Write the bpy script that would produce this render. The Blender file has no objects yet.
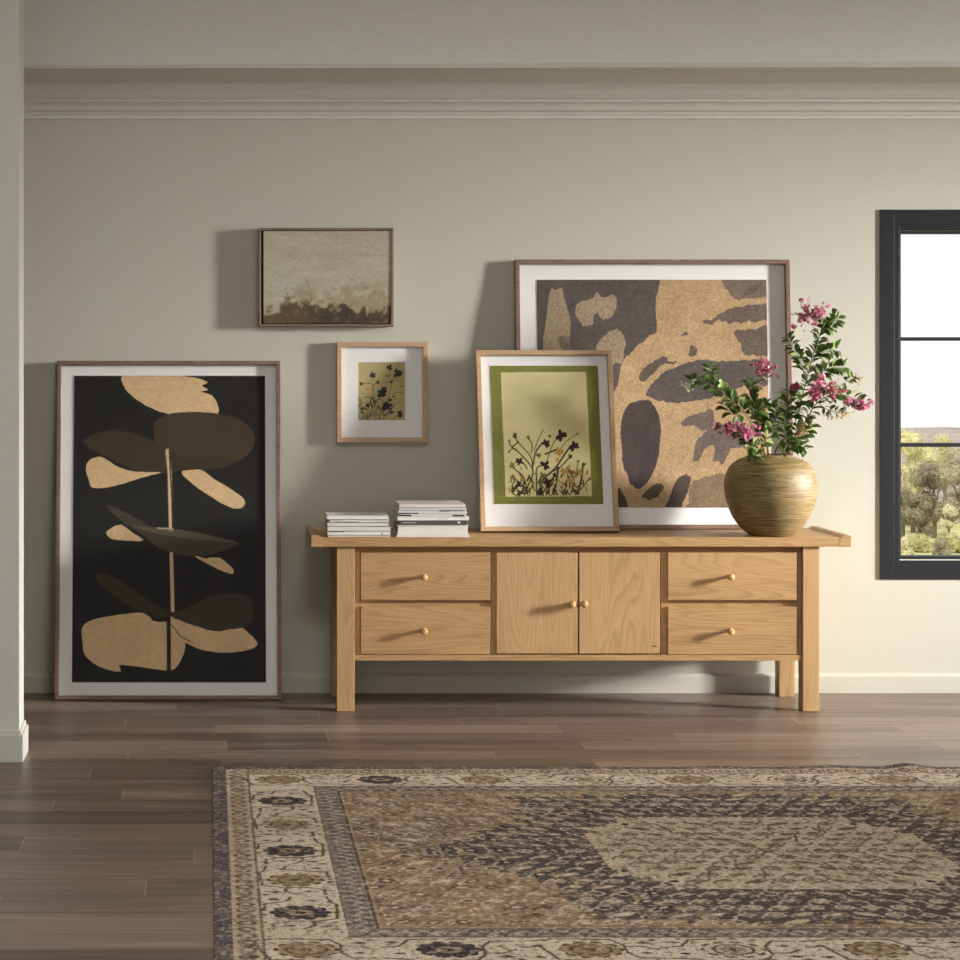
import bpy, bmesh, math, random
import numpy as np
from mathutils import Vector, Matrix, noise as mnoise
random.seed(7)
S = bpy.context.scene
COL = S.collection
PI = math.pi
F = 2207.0            # focal length in pixels of the 960 px frame
CY = -9.4             # camera distance from the back wall (wall face is y = 0)
EYE = 1.48
VX, VY = 208.0, 345.0
# ---------------------------------------------------------------- camera
cam = bpy.data.cameras.new('camera')
cam.sensor_width = 36; cam.lens = F/960*36
cam.shift_x = (480-VX)/960; cam.shift_y = -(480-VY)/960
cam.clip_end = 500
co = bpy.data.objects.new('camera', cam); COL.objects.link(co)
co.location = (0, CY, EYE); co.rotation_euler = (PI/2, 0, 0)
S.camera = co
S.view_settings.view_transform = 'Standard'; S.view_settings.look = 'None'
S.view_settings.gamma = 1; S.view_settings.use_curve_mapping = False
S.view_settings.exposure = 0.0
# ---------------------------------------------------------------- world and lights
w = bpy.data.worlds.new('sky'); S.world = w; w.use_nodes = True
w.node_tree.nodes['Background'].inputs[0].default_value = (0.98, 0.99, 1.0, 1)
w.node_tree.nodes['Background'].inputs[1].default_value = 1.18
def light(name, kind, loc, target, energy, color, **kw):
    d = bpy.data.lights.new(name, kind); d.energy = energy; d.color = color
    for k, v in kw.items(): setattr(d, k, v)
    o = bpy.data.objects.new(name, d); COL.objects.link(o); o.location = loc
    o.rotation_euler = (Vector(target)-Vector(loc)).to_track_quat('-Z', 'Y').to_euler()
    return o
# daylight entering the tall window of the right-hand wall (out of frame)
light('side_window_daylight', 'AREA', (8.9, -2.45, 2.2), (8.9-5, -2.45+5*math.tan(math.radians(18.5)), 2.2-5.2*math.tan(math.radians(11.8))), 68, (1.0, 0.99, 0.975), shape='RECTANGLE', size=0.6, size_y=1.3, spread=math.radians(36))
light('right_floor_fill', 'AREA', (8.9, -1.2, 1.25), (3.3, -0.98, 0.0), 20, (1.0, 0.98, 0.95), shape='RECTANGLE', size=0.8, size_y=1.2, spread=math.radians(30))  # added lamp to brighten the floor at right; no door is built here
# added fill light above the rug, out of frame; no known lamp there
light('rug_fill_light', 'AREA', (0.6, -4.3, 3.40), (0.6, -4.3, 0), 62, (1.0, 0.98, 0.95), shape='DISK', size=1.2)
# outdoor sun, kept off the room by its ceiling
light('outdoor_sun', 'SUN', (0, -5, 20), (2.5, 0, 12), 2.2, (1.0, 0.95, 0.8), angle=0.02)

# ---------------------------------------------------------------- helpers
def lin(c):
    c = [x/255 for x in c[:3]]
    return tuple(x/12.92 if x <= .04045 else ((x+.055)/1.055)**2.4 for x in c) + (1.0,)
def linA(a):
    a = a/255.0
    return np.where(a <= .04045, a/12.92, ((np.maximum(a, 0)+.055)/1.055)**2.4)
def wx(px, y): return (px-VX)*(y-CY)/F
def wz(py, y): return EYE+(VY-py)*(y-CY)/F

class NT:
    def __init__(s, m): s.t = m.node_tree; s.n = s.t.nodes; s.bs = s.n['Principled BSDF']
    def node(s, typ, **kw):
        n = s.n.new(typ)
        for k, v in kw.items():
            if k.startswith('i_'):
                key = k[2:]; key = int(key) if key.isdigit() else key.replace('_', ' ')
                n.inputs[key].default_value = v
            else: setattr(n, k, v)
        return n
    def link(s, a, b): s.t.links.new(a, b)
    def coord(s, scale=(1,1,1), loc=(0,0,0), rot=(0,0,0), which='Object'):
        tc = s.node('ShaderNodeTexCoord'); mp = s.node('ShaderNodeMapping')
        mp.inputs['Scale'].default_value = scale; mp.inputs['Location'].default_value = loc; mp.inputs['Rotation'].default_value = rot
        s.link(tc.outputs[which], mp.inputs[0]); return mp.outputs[0]
    def noise(s, vec, scale, detail=4, rough=.55, dist=0):
        n = s.node('ShaderNodeTexNoise'); s.link(vec, n.inputs['Vector'])
        n.inputs['Scale'].default_value = scale; n.inputs['Detail'].default_value = detail
        n.inputs['Roughness'].default_value = rough; n.inputs['Distortion'].default_value = dist
        return n.outputs[0]
    def ramp(s, fac, stops):
        r = s.node('ShaderNodeValToRGB'); s.link(fac, r.inputs[0]); e = r.color_ramp.elements
        while len(e) < len(stops): e.new(.5)
        for el, (p, c) in zip(e, stops): el.position = p; el.color = c
        return r.outputs[0]
    def mix(s, fac, a, b, mode='MIX'):
        m = s.node('ShaderNodeMix', data_type='RGBA', blend_type=mode)
        for inp, v in ((m.inputs[0], fac), (m.inputs[6], a), (m.inputs[7], b)):
            if hasattr(v, 'is_linked') or hasattr(v, 'links'): s.link(v, inp)
            else: inp.default_value = v
        return m.outputs[2]
    def math(s, op, a, b=0.0):
        m = s.node('ShaderNodeMath', operation=op)
        for inp, v in ((m.inputs[0], a), (m.inputs[1], b)):
            if hasattr(v, 'links'): s.link(v, inp)
            else: inp.default_value = v
        return m.outputs[0]
    def bump(s, h, strength, dist=.001):
        b = s.node('ShaderNodeBump'); b.inputs['Strength'].default_value = strength; b.inputs['Distance'].default_value = dist
        s.link(h, b.inputs['Height']); s.link(b.outputs[0], s.bs.inputs['Normal'])
def mat(name, color=(128,128,128), rough=.5, spec=.5, metal=0):
    m = bpy.data.materials.new(name); m.use_nodes = True; t = NT(m)
    t.bs.inputs['Base Color'].default_value = lin(color); t.bs.inputs['Roughness'].default_value = rough
    t.bs.inputs['Specular IOR Level'].default_value = spec; t.bs.inputs['Metallic'].default_value = metal
    return m, t
def plain(name, color, rough=.6, spec=.3, var=.06, scale=30):
    m, t = mat(name, color, rough, spec)
    n = t.noise(t.coord(), scale, 5)
    c = lin(color)
    a = tuple(x*(1-var*2) for x in c[:3])+(1,); b = tuple(min(1, x*(1+var*2)) for x in c[:3])+(1,)
    t.link(t.ramp(n, [(.3, a), (.7, b)]), t.bs.inputs['Base Color'])
    return m
def painted(name, rough=.8, spec=.2, weave=0):
    m, t = mat(name, rough=rough, spec=spec)
    a = t.node('ShaderNodeAttribute', attribute_name='paint')
    t.link(a.outputs['Color'], t.bs.inputs['Base Color'])
    if weave: t.bump(t.noise(t.coord(), weave, 2), .4, .001)
    return m
def wood(name, c1, c2, axis='X', rough=.45, fig=1.0, spec=.35, gscale=1.0, loc=(0,0,0), dark=None):
    """axis = grain direction in object space"""
    m, t = mat(name, rough=rough, spec=spec)
    a, b = .9*gscale, 9.0*gscale
    sc = {'X': (a, b, b*1.3), 'Z': (b*1.3, b, a), 'Y': (b, a, b)}[axis]
    info = t.node('ShaderNodeObjectInfo')
    v0 = t.coord(sc, loc)
    add = t.node('ShaderNodeVectorMath', operation='ADD')
    mul = t.node('ShaderNodeVectorMath', operation='SCALE'); mul.inputs['Scale'].default_value = 37.0
    cmb = t.node('ShaderNodeCombineXYZ')
    for i in range(3): t.link(info.outputs['Random'], cmb.inputs[i])
    t.link(cmb.outputs[0], mul.inputs[0]); t.link(v0, add.inputs[0]); t.link(mul.outputs[0], add.inputs[1])
    v = add.outputs[0]
    n1 = t.noise(v, .9, 2, .45, .4)
    rings = t.math('FRACT', t.math('MULTIPLY', n1, 26.0*fig))
    rings = t.ramp(rings, [(0, (.25,.25,.25,1)), (.3, (.8,.8,.8,1)), (.8, (1,1,1,1)), (1, (.25,.25,.25,1))])
    sc2 = {'X': (3, 160, 160), 'Z': (160, 160, 3), 'Y': (160, 3, 160)}[axis]
    fine = t.noise(t.coord(sc2), 2.0, 4, .65)
    big = t.noise(v, .5, 3)
    col = t.mix(rings, lin(c2), lin(c1))
    col = t.mix(t.ramp(fine, [(.38, (.45,.45,.45,1)), (.58, (1,1,1,1))]), lin(dark or c2), col)
    col = t.mix(t.ramp(big, [(.35, (0,0,0,1)), (.7, (.35,.35,.35,1))]), col, lin([min(255, x*1.1) for x in c1]))
    t.link(col, t.bs.inputs['Base Color'])
    t.bump(fine, .15, .0006)
    return m
def glass_mat(name, ior=1.25, tint=(1,1,1,1)):
    m = bpy.data.materials.new(name); m.use_nodes = True; nt = m.node_tree; nt.nodes.clear()
    o = nt.nodes.new('ShaderNodeOutputMaterial'); mx = nt.nodes.new('ShaderNodeMixShader')
    tr = nt.nodes.new('ShaderNodeBsdfTransparent'); gl = nt.nodes.new('ShaderNodeBsdfGlossy'); lw = nt.nodes.new('ShaderNodeLayerWeight'); lw.inputs[0].default_value = .5
    pw = nt.nodes.new('ShaderNodeMath'); pw.operation = 'POWER'; pw.inputs[1].default_value = 5
    fr = nt.nodes.new('ShaderNodeMath'); fr.operation = 'MULTIPLY_ADD'; fr.inputs[1].default_value = .5; fr.inputs[2].default_value = ((ior-1)/(ior+1))**2
    nt.links.new(lw.outputs['Facing'], pw.inputs[0]); nt.links.new(pw.outputs[0], fr.inputs[0])
    gl.inputs['Roughness'].default_value = .03; tr.inputs[0].default_value = tint
    nt.links.new(fr.outputs[0], mx.inputs[0]); nt.links.new(tr.outputs[0], mx.inputs[1]); nt.links.new(gl.outputs[0], mx.inputs[2])
    nt.links.new(mx.outputs[0], o.inputs[0]); return m

def mesh_obj(name, bm, m, parent=None, smooth=False, loc=None):
    me = bpy.data.meshes.new(name); bmesh.ops.recalc_face_normals(bm, faces=bm.faces[:]) if len(bm.faces) < 60000 else None
    bm.to_mesh(me); bm.free()
    if m is not None:
        for mm in (m if isinstance(m, (list, tuple)) else [m]): me.materials.append(mm)
    if smooth:
        for p in me.polygons: p.use_smooth = True
    o = bpy.data.objects.new(name, me); COL.objects.link(o)
    if parent is not None: o.parent = parent
    if loc is not None: o.location = loc
    return o
def empty(name, loc=(0,0,0), rot=(0,0,0)):
    o = bpy.data.objects.new(name, None); o.empty_display_size = .1; COL.objects.link(o)
    o.location = loc; o.rotation_euler = rot; return o
def tag(o, label, cat, group=None):
    o['label'] = label; o['category'] = cat
    if group: o['group'] = group
    return o
def struct(o): o['kind'] = 'structure'; return o
def box(bm, x0, x1, y0, y1, z0, z1, bev=0, seg=2):
    x0, x1 = min(x0, x1), max(x0, x1); y0, y1 = min(y0, y1), max(y0, y1); z0, z1 = min(z0, z1), max(z0, z1)
    r = bmesh.ops.create_cube(bm, size=1)
    vs = r['verts']
    bmesh.ops.transform(bm, matrix=Matrix.Translation(((x0+x1)/2, (y0+y1)/2, (z0+z1)/2)) @ Matrix.Diagonal((x1-x0, y1-y0, z1-z0, 1)), verts=vs)
    if bev:
        es = list({e for v in vs for e in v.link_edges})
        bmesh.ops.bevel(bm, geom=es, offset=bev, segments=seg, profile=.6, affect='EDGES')
def bx(name, dims, m, parent=None, bev=0, **kw):
    bm = bmesh.new(); box(bm, *dims, bev=bev); return mesh_obj(name, bm, m, parent, **kw)
def lathe(bm, prof, seg=48, c=(0,0,0)):
    rings = []
    for r, z in prof:
        if r < 1e-5: rings.append([bm.verts.new((c[0], c[1], c[2]+z))])
        else: rings.append([bm.verts.new((c[0]+r*math.cos(2*PI*i/seg), c[1]+r*math.sin(2*PI*i/seg), c[2]+z)) for i in range(seg)])
    for a, b in zip(rings, rings[1:]):
        for i in range(seg):
            j = (i+1) % seg
            if len(a) == 1 and len(b) == 1: continue
            if len(a) == 1: bm.faces.new((a[0], b[i], b[j]))
            elif len(b) == 1: bm.faces.new((a[i], b[0], a[j]))
            else: bm.faces.new((a[i], b[i], b[j], a[j]))
def tube(bm, pts, rads, seg=6):
    pts = [Vector(p) for p in pts]; rings = []
    for i, p in enumerate(pts):
        d = (pts[min(i+1, len(pts)-1)]-pts[max(i-1, 0)]).normalized()
        u = d.cross(Vector((0, 1, .13))).normalized(); v = d.cross(u)
        rings.append([bm.verts.new(p+(u*math.cos(2*PI*k/seg)+v*math.sin(2*PI*k/seg))*rads[i]) for k in range(seg)])
    for a, b in zip(rings, rings[1:]):
        for k in range(seg): bm.faces.new((a[k], a[(k+1) % seg], b[(k+1) % seg], b[k]))
    bm.faces.new(rings[0]); bm.faces.new(rings[-1][::-1])
def prism(bm, prof, x0, x1):
    """extrude a closed (y, z) profile along x"""
    a = [bm.verts.new((x0, y, z)) for y, z in prof]; b = [bm.verts.new((x1, y, z)) for y, z in prof]
    n = len(prof)
    for i in range(n): bm.faces.new((a[i], a[(i+1) % n], b[(i+1) % n], b[i]))
    bm.faces.new(a[::-1]); bm.faces.new(b)
def spline(pts, n=8, closed=False):
    out = []; L = len(pts); rng = range(L) if closed else range(L-1)
    for i in rng:
        if closed: p = [np.array(pts[(i+k-1) % L], float) for k in range(4)]
        else: p = [np.array(pts[min(max(i+k-1, 0), L-1)], float) for k in range(4)]
        for j in range(n):
            t = j/n
            out.append(.5*((2*p[1])+(-p[0]+p[2])*t+(2*p[0]-5*p[1]+4*p[2]-p[3])*t*t+(-p[0]+3*p[1]-3*p[2]+p[3])*t**3))
    if not closed: out.append(np.array(pts[-1], float))
    return out

# ---------------------------------------------------------------- painted-colour canvases (colour attribute on a fine grid mesh)
rng = np.random.RandomState(3)
def vnoise(nx, ny, cx, cy, seed=0, oct=1):
    out = np.zeros((ny, nx)); amp = 1; tot = 0
    for o in range(oct):
        r = np.random.RandomState(seed+o*17); gx, gy = int(max(2, cx*2**o))+2, int(max(2, cy*2**o))+2
        g = r.rand(gy, gx)
        X = np.linspace(0, gx-1.001, nx); Y = np.linspace(0, gy-1.001, ny)
        xi = X.astype(int); yi = Y.astype(int); fx = X-xi; fy = (Y-yi)[:, None]
        fx = fx*fx*(3-2*fx); fy = fy*fy*(3-2*fy)
        v = (g[yi][:, xi]*(1-fx)+g[yi][:, xi+1]*fx)*(1-fy)+(g[yi+1][:, xi]*(1-fx)+g[yi+1][:, xi+1]*fx)*fy
        out += v*amp; tot += amp; amp *= .55
    return out/tot
class Canvas:
    """coordinates are given in a source rectangle (x0, y0, x1, y1), y downwards"""
    def __init__(s, rect, nx, ny, base):
        s.x0, s.y0, s.x1, s.y1 = rect; s.nx, s.ny = nx, ny
        s.a = np.ones((ny, nx, 3))*np.array(base, float)
        s.X, s.Y = np.meshgrid(np.linspace(s.x0, s.x1, nx), np.linspace(s.y0, s.y1, ny))
        s.JX = s.JY = 0
    def blend(s, mask, col, k=1.0):
        m = (np.clip(mask, 0, 1)*k)[..., None]; s.a = s.a*(1-m)+np.array(col, float)*m
    def win(s, x0, y0, x1, y1):
        i0 = int(max(0, math.floor((x0-s.x0)/(s.x1-s.x0)*(s.nx-1)))); i1 = int(min(s.nx, math.ceil((x1-s.x0)/(s.x1-s.x0)*(s.nx-1))+1))
        j0 = int(max(0, math.floor((y0-s.y0)/(s.y1-s.y0)*(s.ny-1)))); j1 = int(min(s.ny, math.ceil((y1-s.y0)/(s.y1-s.y0)*(s.ny-1))+1))
        return j0, max(j1, j0), i0, max(i1, i0)
    def poly(s, pts, col, k=1.0, jit=None, smooth=True):
        if smooth: pts = spline(pts, 7, True)
        P = np.array(pts); pad = 3+(0 if jit is None else np.abs(jit).max())
        j0, j1, i0, i1 = s.win(P[:, 0].min()-pad, P[:, 1].min()-pad, P[:, 0].max()+pad, P[:, 1].max()+pad)
        if j1 <= j0 or i1 <= i0: return
        X = s.X[j0:j1, i0:i1]; Y = s.Y[j0:j1, i0:i1]
        if jit is not None: X = X+jit[0][j0:j1, i0:i1]; Y = Y+jit[1][j0:j1, i0:i1]
        ins = np.zeros(X.shape, bool)
        n = len(P)
        for i in range(n):
            xa, ya = P[i]; xb, yb = P[(i+1) % n]
            if ya == yb: continue
            c = ((ya > Y) != (yb > Y)) & (X < (xb-xa)*(Y-ya)/(yb-ya)+xa); ins ^= c
        sub = s.a[j0:j1, i0:i1]; m = ins[..., None]*k
        s.a[j0:j1, i0:i1] = sub*(1-m)+np.array(col, float)*m
    def ell(s, cx, cy, rx, ry, col, rot=0, k=1.0, ring=None):
        R = max(abs(rx), abs(ry))*1.1
        j0, j1, i0, i1 = s.win(cx-R, cy-R, cx+R, cy+R)
        if j1 <= j0 or i1 <= i0: return
        X = s.X[j0:j1, i0:i1]-cx; Y = s.Y[j0:j1, i0:i1]-cy
        u = X*math.cos(rot)+Y*math.sin(rot); v = -X*math.sin(rot)+Y*math.cos(rot)
        d = (u/rx)**2+(v/ry)**2
        ins = d < 1
        if ring: ins &= d > ring
        m = ins[..., None]*k; s.a[j0:j1, i0:i1] = s.a[j0:j1, i0:i1]*(1-m)+np.array(col, float)*m
    def line(s, pts, wd, col, k=1.0):
        for (xa, ya), (xb, yb) in zip(pts, pts[1:]):
            j0, j1, i0, i1 = s.win(min(xa, xb)-wd, min(ya, yb)-wd, max(xa, xb)+wd, max(ya, yb)+wd)
            if j1 <= j0 or i1 <= i0: continue
            X = s.X[j0:j1, i0:i1]; Y = s.Y[j0:j1, i0:i1]
            dx, dy = xb-xa, yb-ya; L = dx*dx+dy*dy+1e-9
            t = np.clip(((X-xa)*dx+(Y-ya)*dy)/L, 0, 1)
            d = np.hypot(X-xa-t*dx, Y-ya-t*dy)
            m = np.clip((wd/2-d)/(wd*.25)+.5, 0, 1)[..., None]*k
            s.a[j0:j1, i0:i1] = s.a[j0:j1, i0:i1]*(1-m)+np.array(col, float)*m
def grid_mesh(name, cv, P, m, parent=None, skirt=None):
    """P: (ny, nx, 3) positions; colours from the canvas; row 0 is the top/back row"""
    ny, nx = cv.ny, cv.nx
    V = P.reshape(-1, 3); C4 = np.ones((ny*nx, 4)); C4[:, :3] = linA(np.clip(cv.a, 0, 255)).reshape(-1, 3)
    idx = np.arange(ny*nx).reshape(ny, nx)
    q = np.stack([idx[1:, :-1], idx[1:, 1:], idx[:-1, 1:], idx[:-1, :-1]], -1).reshape(-1, 4)
    if skirt is not None:
        bd = np.concatenate([idx[0, :-1], idx[:-1, -1], idx[-1, :0:-1], idx[:0:-1, 0]])
        low = V[bd]+np.array(skirt); base = len(V); n = len(bd)
        V = np.concatenate([V, low]); C4 = np.concatenate([C4, C4[bd]*np.array([.9, .9, .9, 1])])
        k = np.arange(n); q2 = np.stack([bd, bd[(k+1) % n], base+(k+1) % n, base+k], -1)
        q = np.concatenate([q, q2])
    me = bpy.data.meshes.new(name); me.vertices.add(len(V)); me.vertices.foreach_set('co', V.astype(np.float32).ravel())
    me.loops.add(len(q)*4); me.loops.foreach_set('vertex_index', q.astype(np.int32).ravel())
    me.polygons.add(len(q)); me.polygons.foreach_set('loop_start', np.arange(0, len(q)*4, 4, dtype=np.int32))
    me.update(calc_edges=True); me.validate()
    at = me.color_attributes.new('paint', 'FLOAT_COLOR', 'POINT'); at.data.foreach_set('color', C4.astype(np.float32).ravel())
    me.materials.append(m)
    o = bpy.data.objects.new(name, me); COL.objects.link(o)
    if parent: o.parent = parent
    return o

# ---------------------------------------------------------------- materials
WALLC = (196, 191, 172)
m_wall, t = mat('wall_paint', WALLC, .85, .2)
nn = t.noise(t.coord((60, 1, 260)), 3, 3); n2 = t.noise(t.coord((260, 1, 50)), 3, 3)
f = t.math('ADD', nn, n2)
t.link(t.ramp(t.math('MULTIPLY', f, .5), [(.3, lin((187,184,168))), (.7, lin((201,198,183)))]), t.bs.inputs['Base Color'])
t.bump(f, .25, .0008)
m_trim = plain('trim_paint', (214, 212, 199), .6, .3, .01)
m_ceil = plain('ceiling_paint', (226, 224, 215), .8, .2, .01)
m_oak_x = wood('oak_along', (188, 151, 104), (146, 108, 68), 'X', rough=.45, gscale=.8)
m_oak_z = wood('oak_upright', (190, 154, 108), (156, 119, 78), 'Z', rough=.45, gscale=.7)
m_oak_d = wood('oak_inner', (168, 124, 78), (140, 100, 60), 'X', rough=.5)
m_knob = wood('oak_knob', (200, 158, 104), (176, 132, 82), 'Y', rough=.4)
m_frm_walnut_x = wood('walnut_along', (140, 112, 96), (104, 80, 66), 'X', rough=.45)
m_frm_oak = wood('pale_oak_moulding', (196, 164, 128), (172, 138, 104), 'X', rough=.45, fig=.6)
m_float = wood('dark_float_moulding', (136, 116, 96), (100, 80, 64), 'X', rough=.5)
m_gap = plain('black_rebate', (38, 28, 22), .8)
m_matb = plain('mat_board', (236, 235, 233), .85, .2, .01, 200)
m_back = plain('backing_board', (120, 95, 70), .8)
m_glass = glass_mat('picture_glass', 1.12)
m_pane = glass_mat('window_glass', 1.3)
m_art = painted('art_print', .85, .15)
m_canvas = painted('canvas_paint', .75, .2, 700)
m_rug = painted('woven_rug', .95, .05, 500)
m_black = plain('charcoal_window_paint', (27, 28, 30), .5, .3, .03)
m_tan = plain('casing_shade_tan', (150, 132, 108), .6)

# floor planks running along x
m_floor, t = mat('plank_floor', rough=.32, spec=.45)
PW, PL = .178, 1.32
tc = t.node('ShaderNodeTexCoord'); sp = t.node('ShaderNodeSeparateXYZ'); t.link(tc.outputs['Object'], sp.inputs[0])
X, Y = sp.outputs[0], sp.outputs[1]
row = t.math('DIVIDE', t.math('ADD', Y, 1.51+PW*100), PW); ri = t.math('FLOOR', row); rf = t.math('FRACT', row)
wn = t.node('ShaderNodeTexWhiteNoise', noise_dimensions='1D'); t.link(ri, wn.inputs['W'])
colx = t.math('DIVIDE', t.math('ADD', t.math('ADD', X, 50.0), t.math('MULTIPLY', wn.outputs['Value'], PL)), PL)
ci = t.math('FLOOR', colx); cf = t.math('FRACT', colx)
cmb = t.node('ShaderNodeCombineXYZ'); t.link(ri, cmb.inputs[0]); t.link(ci, cmb.inputs[1])
wn2 = t.node('ShaderNodeTexWhiteNoise', noise_dimensions='2D'); t.link(cmb.outputs[0], wn2.inputs['Vector'])
pid = wn2.outputs['Value']
gv = t.node('ShaderNodeCombineXYZ'); t.link(t.math('ADD', t.math('MULTIPLY', X, 1.0), t.math('MULTIPLY', pid, 40.0)), gv.inputs[0])
t.link(t.math('MULTIPLY', Y, 16.0), gv.inputs[1]); t.link(t.math('MULTIPLY', pid, 13.0), gv.inputs[2])
g1 = t.noise(gv.outputs[0], 1.3, 5, .62, .3)
gv2 = t.node('ShaderNodeCombineXYZ'); t.link(t.math('MULTIPLY', X, 4.0), gv2.inputs[0]); t.link(t.math('MULTIPLY', Y, 160.0), gv2.inputs[1]); t.link(t.math('MULTIPLY', pid, 9.0), gv2.inputs[2])
g2 = t.noise(gv2.outputs[0], 1.2, 3, .6)
c = t.ramp(g1, [(.34, lin((62, 50, 46))), (.45, lin((100, 83, 73))), (.56, lin((130, 110, 97))), (.68, lin((158, 138, 122)))])
c = t.mix(t.ramp(g2, [(.35, (.3,.3,.3,1)), (.6, (0,0,0,1))]), c, lin((84, 66, 56)))
c = t.mix(.5, c, t.ramp(pid, [(0, lin((84, 68, 62))), (.5, lin((124, 104, 92))), (1, lin((164, 142, 124)))]))
e1 = t.math('LESS_THAN', rf, .022); e2 = t.math('LESS_THAN', cf, .0028)
edge = t.math('MAXIMUM', e1, e2)
c = t.mix(t.math('MULTIPLY', e1, .75), c, lin((44, 34, 30))); c = t.mix(t.math('MULTIPLY', e2, .6), c, lin((178, 158, 140)))
t.link(c, t.bs.inputs['Base Color'])
t.link(t.ramp(g2, [(.3, (.42,.42,.42,1)), (.7, (.3,.3,.3,1))]), t.bs.inputs['Roughness'])
t.bump(t.math('SUBTRACT', t.math('MULTIPLY', g2, .3), edge), .35, .0008)

# ---------------------------------------------------------------- room shell
XL, XR, YF = -4.0, 9.0, -14.0
CZ = 2.585            # lowered ceiling along the back wall
HZ = 3.5              # high ceiling of the room
struct(bx('floor', (XL-.2, XR+.2, YF, .2, -.12, 0), m_floor))
# window opening in the back wall
WX0, WX1, WZ0, WZ1 = wx(886, 0), wx(880, 0)+1.135, wz(573, 0), wz(216, 0)
bm = bmesh.new()
box(bm, XL-.2, WX0, 0, .2, -.12, HZ); box(bm, WX1, XR+.2, 0, .2, -.12, HZ)
box(bm, WX0, WX1, 0, .2, -.12, WZ0); box(bm, WX0, WX1, 0, .2, WZ1, HZ)
struct(mesh_obj('wall_back', bm, m_wall))
# right wall with a tall opening for the daylight
bm = bmesh.new()
box(bm, XR, XR+.2, YF, -2.85, 0, HZ); box(bm, XR, XR+.2, -2.05, 0, 0, HZ)
box(bm, XR, XR+.2, -2.85, -2.05, 0, 1.45) ; box(bm, XR, XR+.2, -2.85, -2.05, 2.95, HZ)
struct(mesh_obj('wall_right', bm, m_wall))
struct(bx('wall_left', (XL-.2, XL, YF, 0, 0, HZ), m_wall))
# wing wall on the left whose end cap shows as the pale column
PXE = wx(19, CY+7.83)
m_wing = plain('wing_wall_lit_paint', (222, 221, 211), .85, .2, .01)  # lighter than the wall paint, puts extra light on the column into colour
struct(bx('wall_wing', (XL, PXE, CY+7.83, CY+8.03, 0, HZ), m_wing))
bm = bmesh.new()
bt = .016
prof = [(0, 0), (0, .1), (-bt*.4, .1), (-bt, .088), (-bt, 0)]
def basebd(name, x0, x1, y, h=.1):
    bm = bmesh.new(); prism(bm, [(y, 0), (y, h), (y-bt*.35, h), (y-bt*.8, h*.9), (y-bt, h*.84), (y-bt, 0)], x0, x1)
    return struct(mesh_obj(name, bm, m_wall))
basebd('baseboard_back', XL, XR, 0, .083)
bm = bmesh.new()
y0, y1 = CY+7.83, CY+8.03
box(bm, XL, PXE+bt, y0-bt, y1+bt, 0, .098, bev=.004)
box(bm, XL, PXE+bt*.5, y0-bt*.5, y1+bt*.5, .09, .115, bev=.004)
struct(mesh_obj('baseboard_left', bm, m_trim))
# ceilings and the bulkhead between the lowered and the high ceiling
YB = CY+8.84
struct(bx('ceiling', (XL, XR, YF, YB, HZ, HZ+.15), m_ceil))
bm = bmesh.new()
vs = [(XL, YB+.02), (XR, YB-.10), (XR, 0), (XL, 0)]
lo = [bm.verts.new((x, y, CZ)) for x, y in vs]; hi = [bm.verts.new((x, y, HZ+.15)) for x, y in vs]
bm.faces.new(lo[::-1]); bm.faces.new(hi)
for i in range(4): bm.faces.new((lo[i], lo[(i+1) % 4], hi[(i+1) % 4], hi[i]))
struct(mesh_obj('ceiling_bulkhead', bm, m_ceil))
bm = bmesh.new()   # slim bead along the bulkhead edge
x0, x1 = XL, XR; pts = []
for x, yy, h in ((x0, YB+.02, .004), (x1, YB-.10, .034)):
    pts.append([bm.verts.new(p) for p in ((x, yy, CZ), (x, yy-.012, CZ), (x, yy-.012, CZ+h), (x, yy, CZ+h+.003))])
for i in range(4): bm.faces.new((pts[0][i], pts[0][(i+1) % 4], pts[1][(i+1) % 4], pts[1][i]))
bm.faces.new(pts[0][::-1]); bm.faces.new(pts[1])
struct(mesh_obj('trim_1', bm, m_trim))
# stepped crown moulding
z0 = wz(119, 0)
prof = [(0, z0), (-.014, z0), (-.014, z0+.014), (-.020, z0+.018), (-.020, z0+.026), (-.034, z0+.034), (-.040, z0+.052), (-.048, z0+.062),
        (-.062, z0+.066), (-.062, z0+.078), (-.072, z0+.082), (-.080, z0+.094), (-.090, z0+.116), (-.100, z0+.128), (-.100, CZ), (0, CZ)]
bm = bmesh.new(); prism(bm, prof, XL, XR); struct(mesh_obj('trim_2', bm, m_trim))

# ---------------------------------------------------------------- window
def ring(bm, x0, x1, z0, z1, wd, y0, y1, bev=.002):
    box(bm, x0, x0+wd, y0, y1, z0, z1, bev); box(bm, x1-wd, x1, y0, y1, z0, z1, bev)
    box(bm, x0+wd, x1-wd, y0, y1, z0, z0+wd, bev); box(bm, x0+wd, x1-wd, y0, y1, z1-wd, z1, bev)
cx0, cz1, cz0 = wx(880, -.01), wz(209.5, -.01), wz(579.5, -.01)
cx1 = cx0+1.16
win = struct(empty('window_1', (cx0, 0, cz0)))
def wchild(name, bm, m):
    for v in bm.verts: v.co -= Vector((cx0, 0, cz0))
    return mesh_obj(name, bm, m, win)
bm = bmesh.new(); ring(bm, cx0+.001, cx1-.001, cz0+.001, cz1-.001, .05, -.004, 0, 0); wchild('casing_shade_strip', bm, m_tan)  # tan strip behind the casing, coloured after the shade at its side
bm = bmesh.new(); ring(bm, cx0, cx1, cz0, cz1, .062, -.008, -.004); wchild('casing', bm, m_black)
gx0, gz1, gz0 = wx(898, .02), wz(232, .02), wz(556, .02)
bm = bmesh.new(); ring(bm, cx0+.03, cx1-.03, cz0+.03, cz1-.03, gx0-cx0-.03, -.0035, .10); wchild('sash', bm, m_black)
gx1 = cx1-(gx0-cx0)
bm = bmesh.new()
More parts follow.
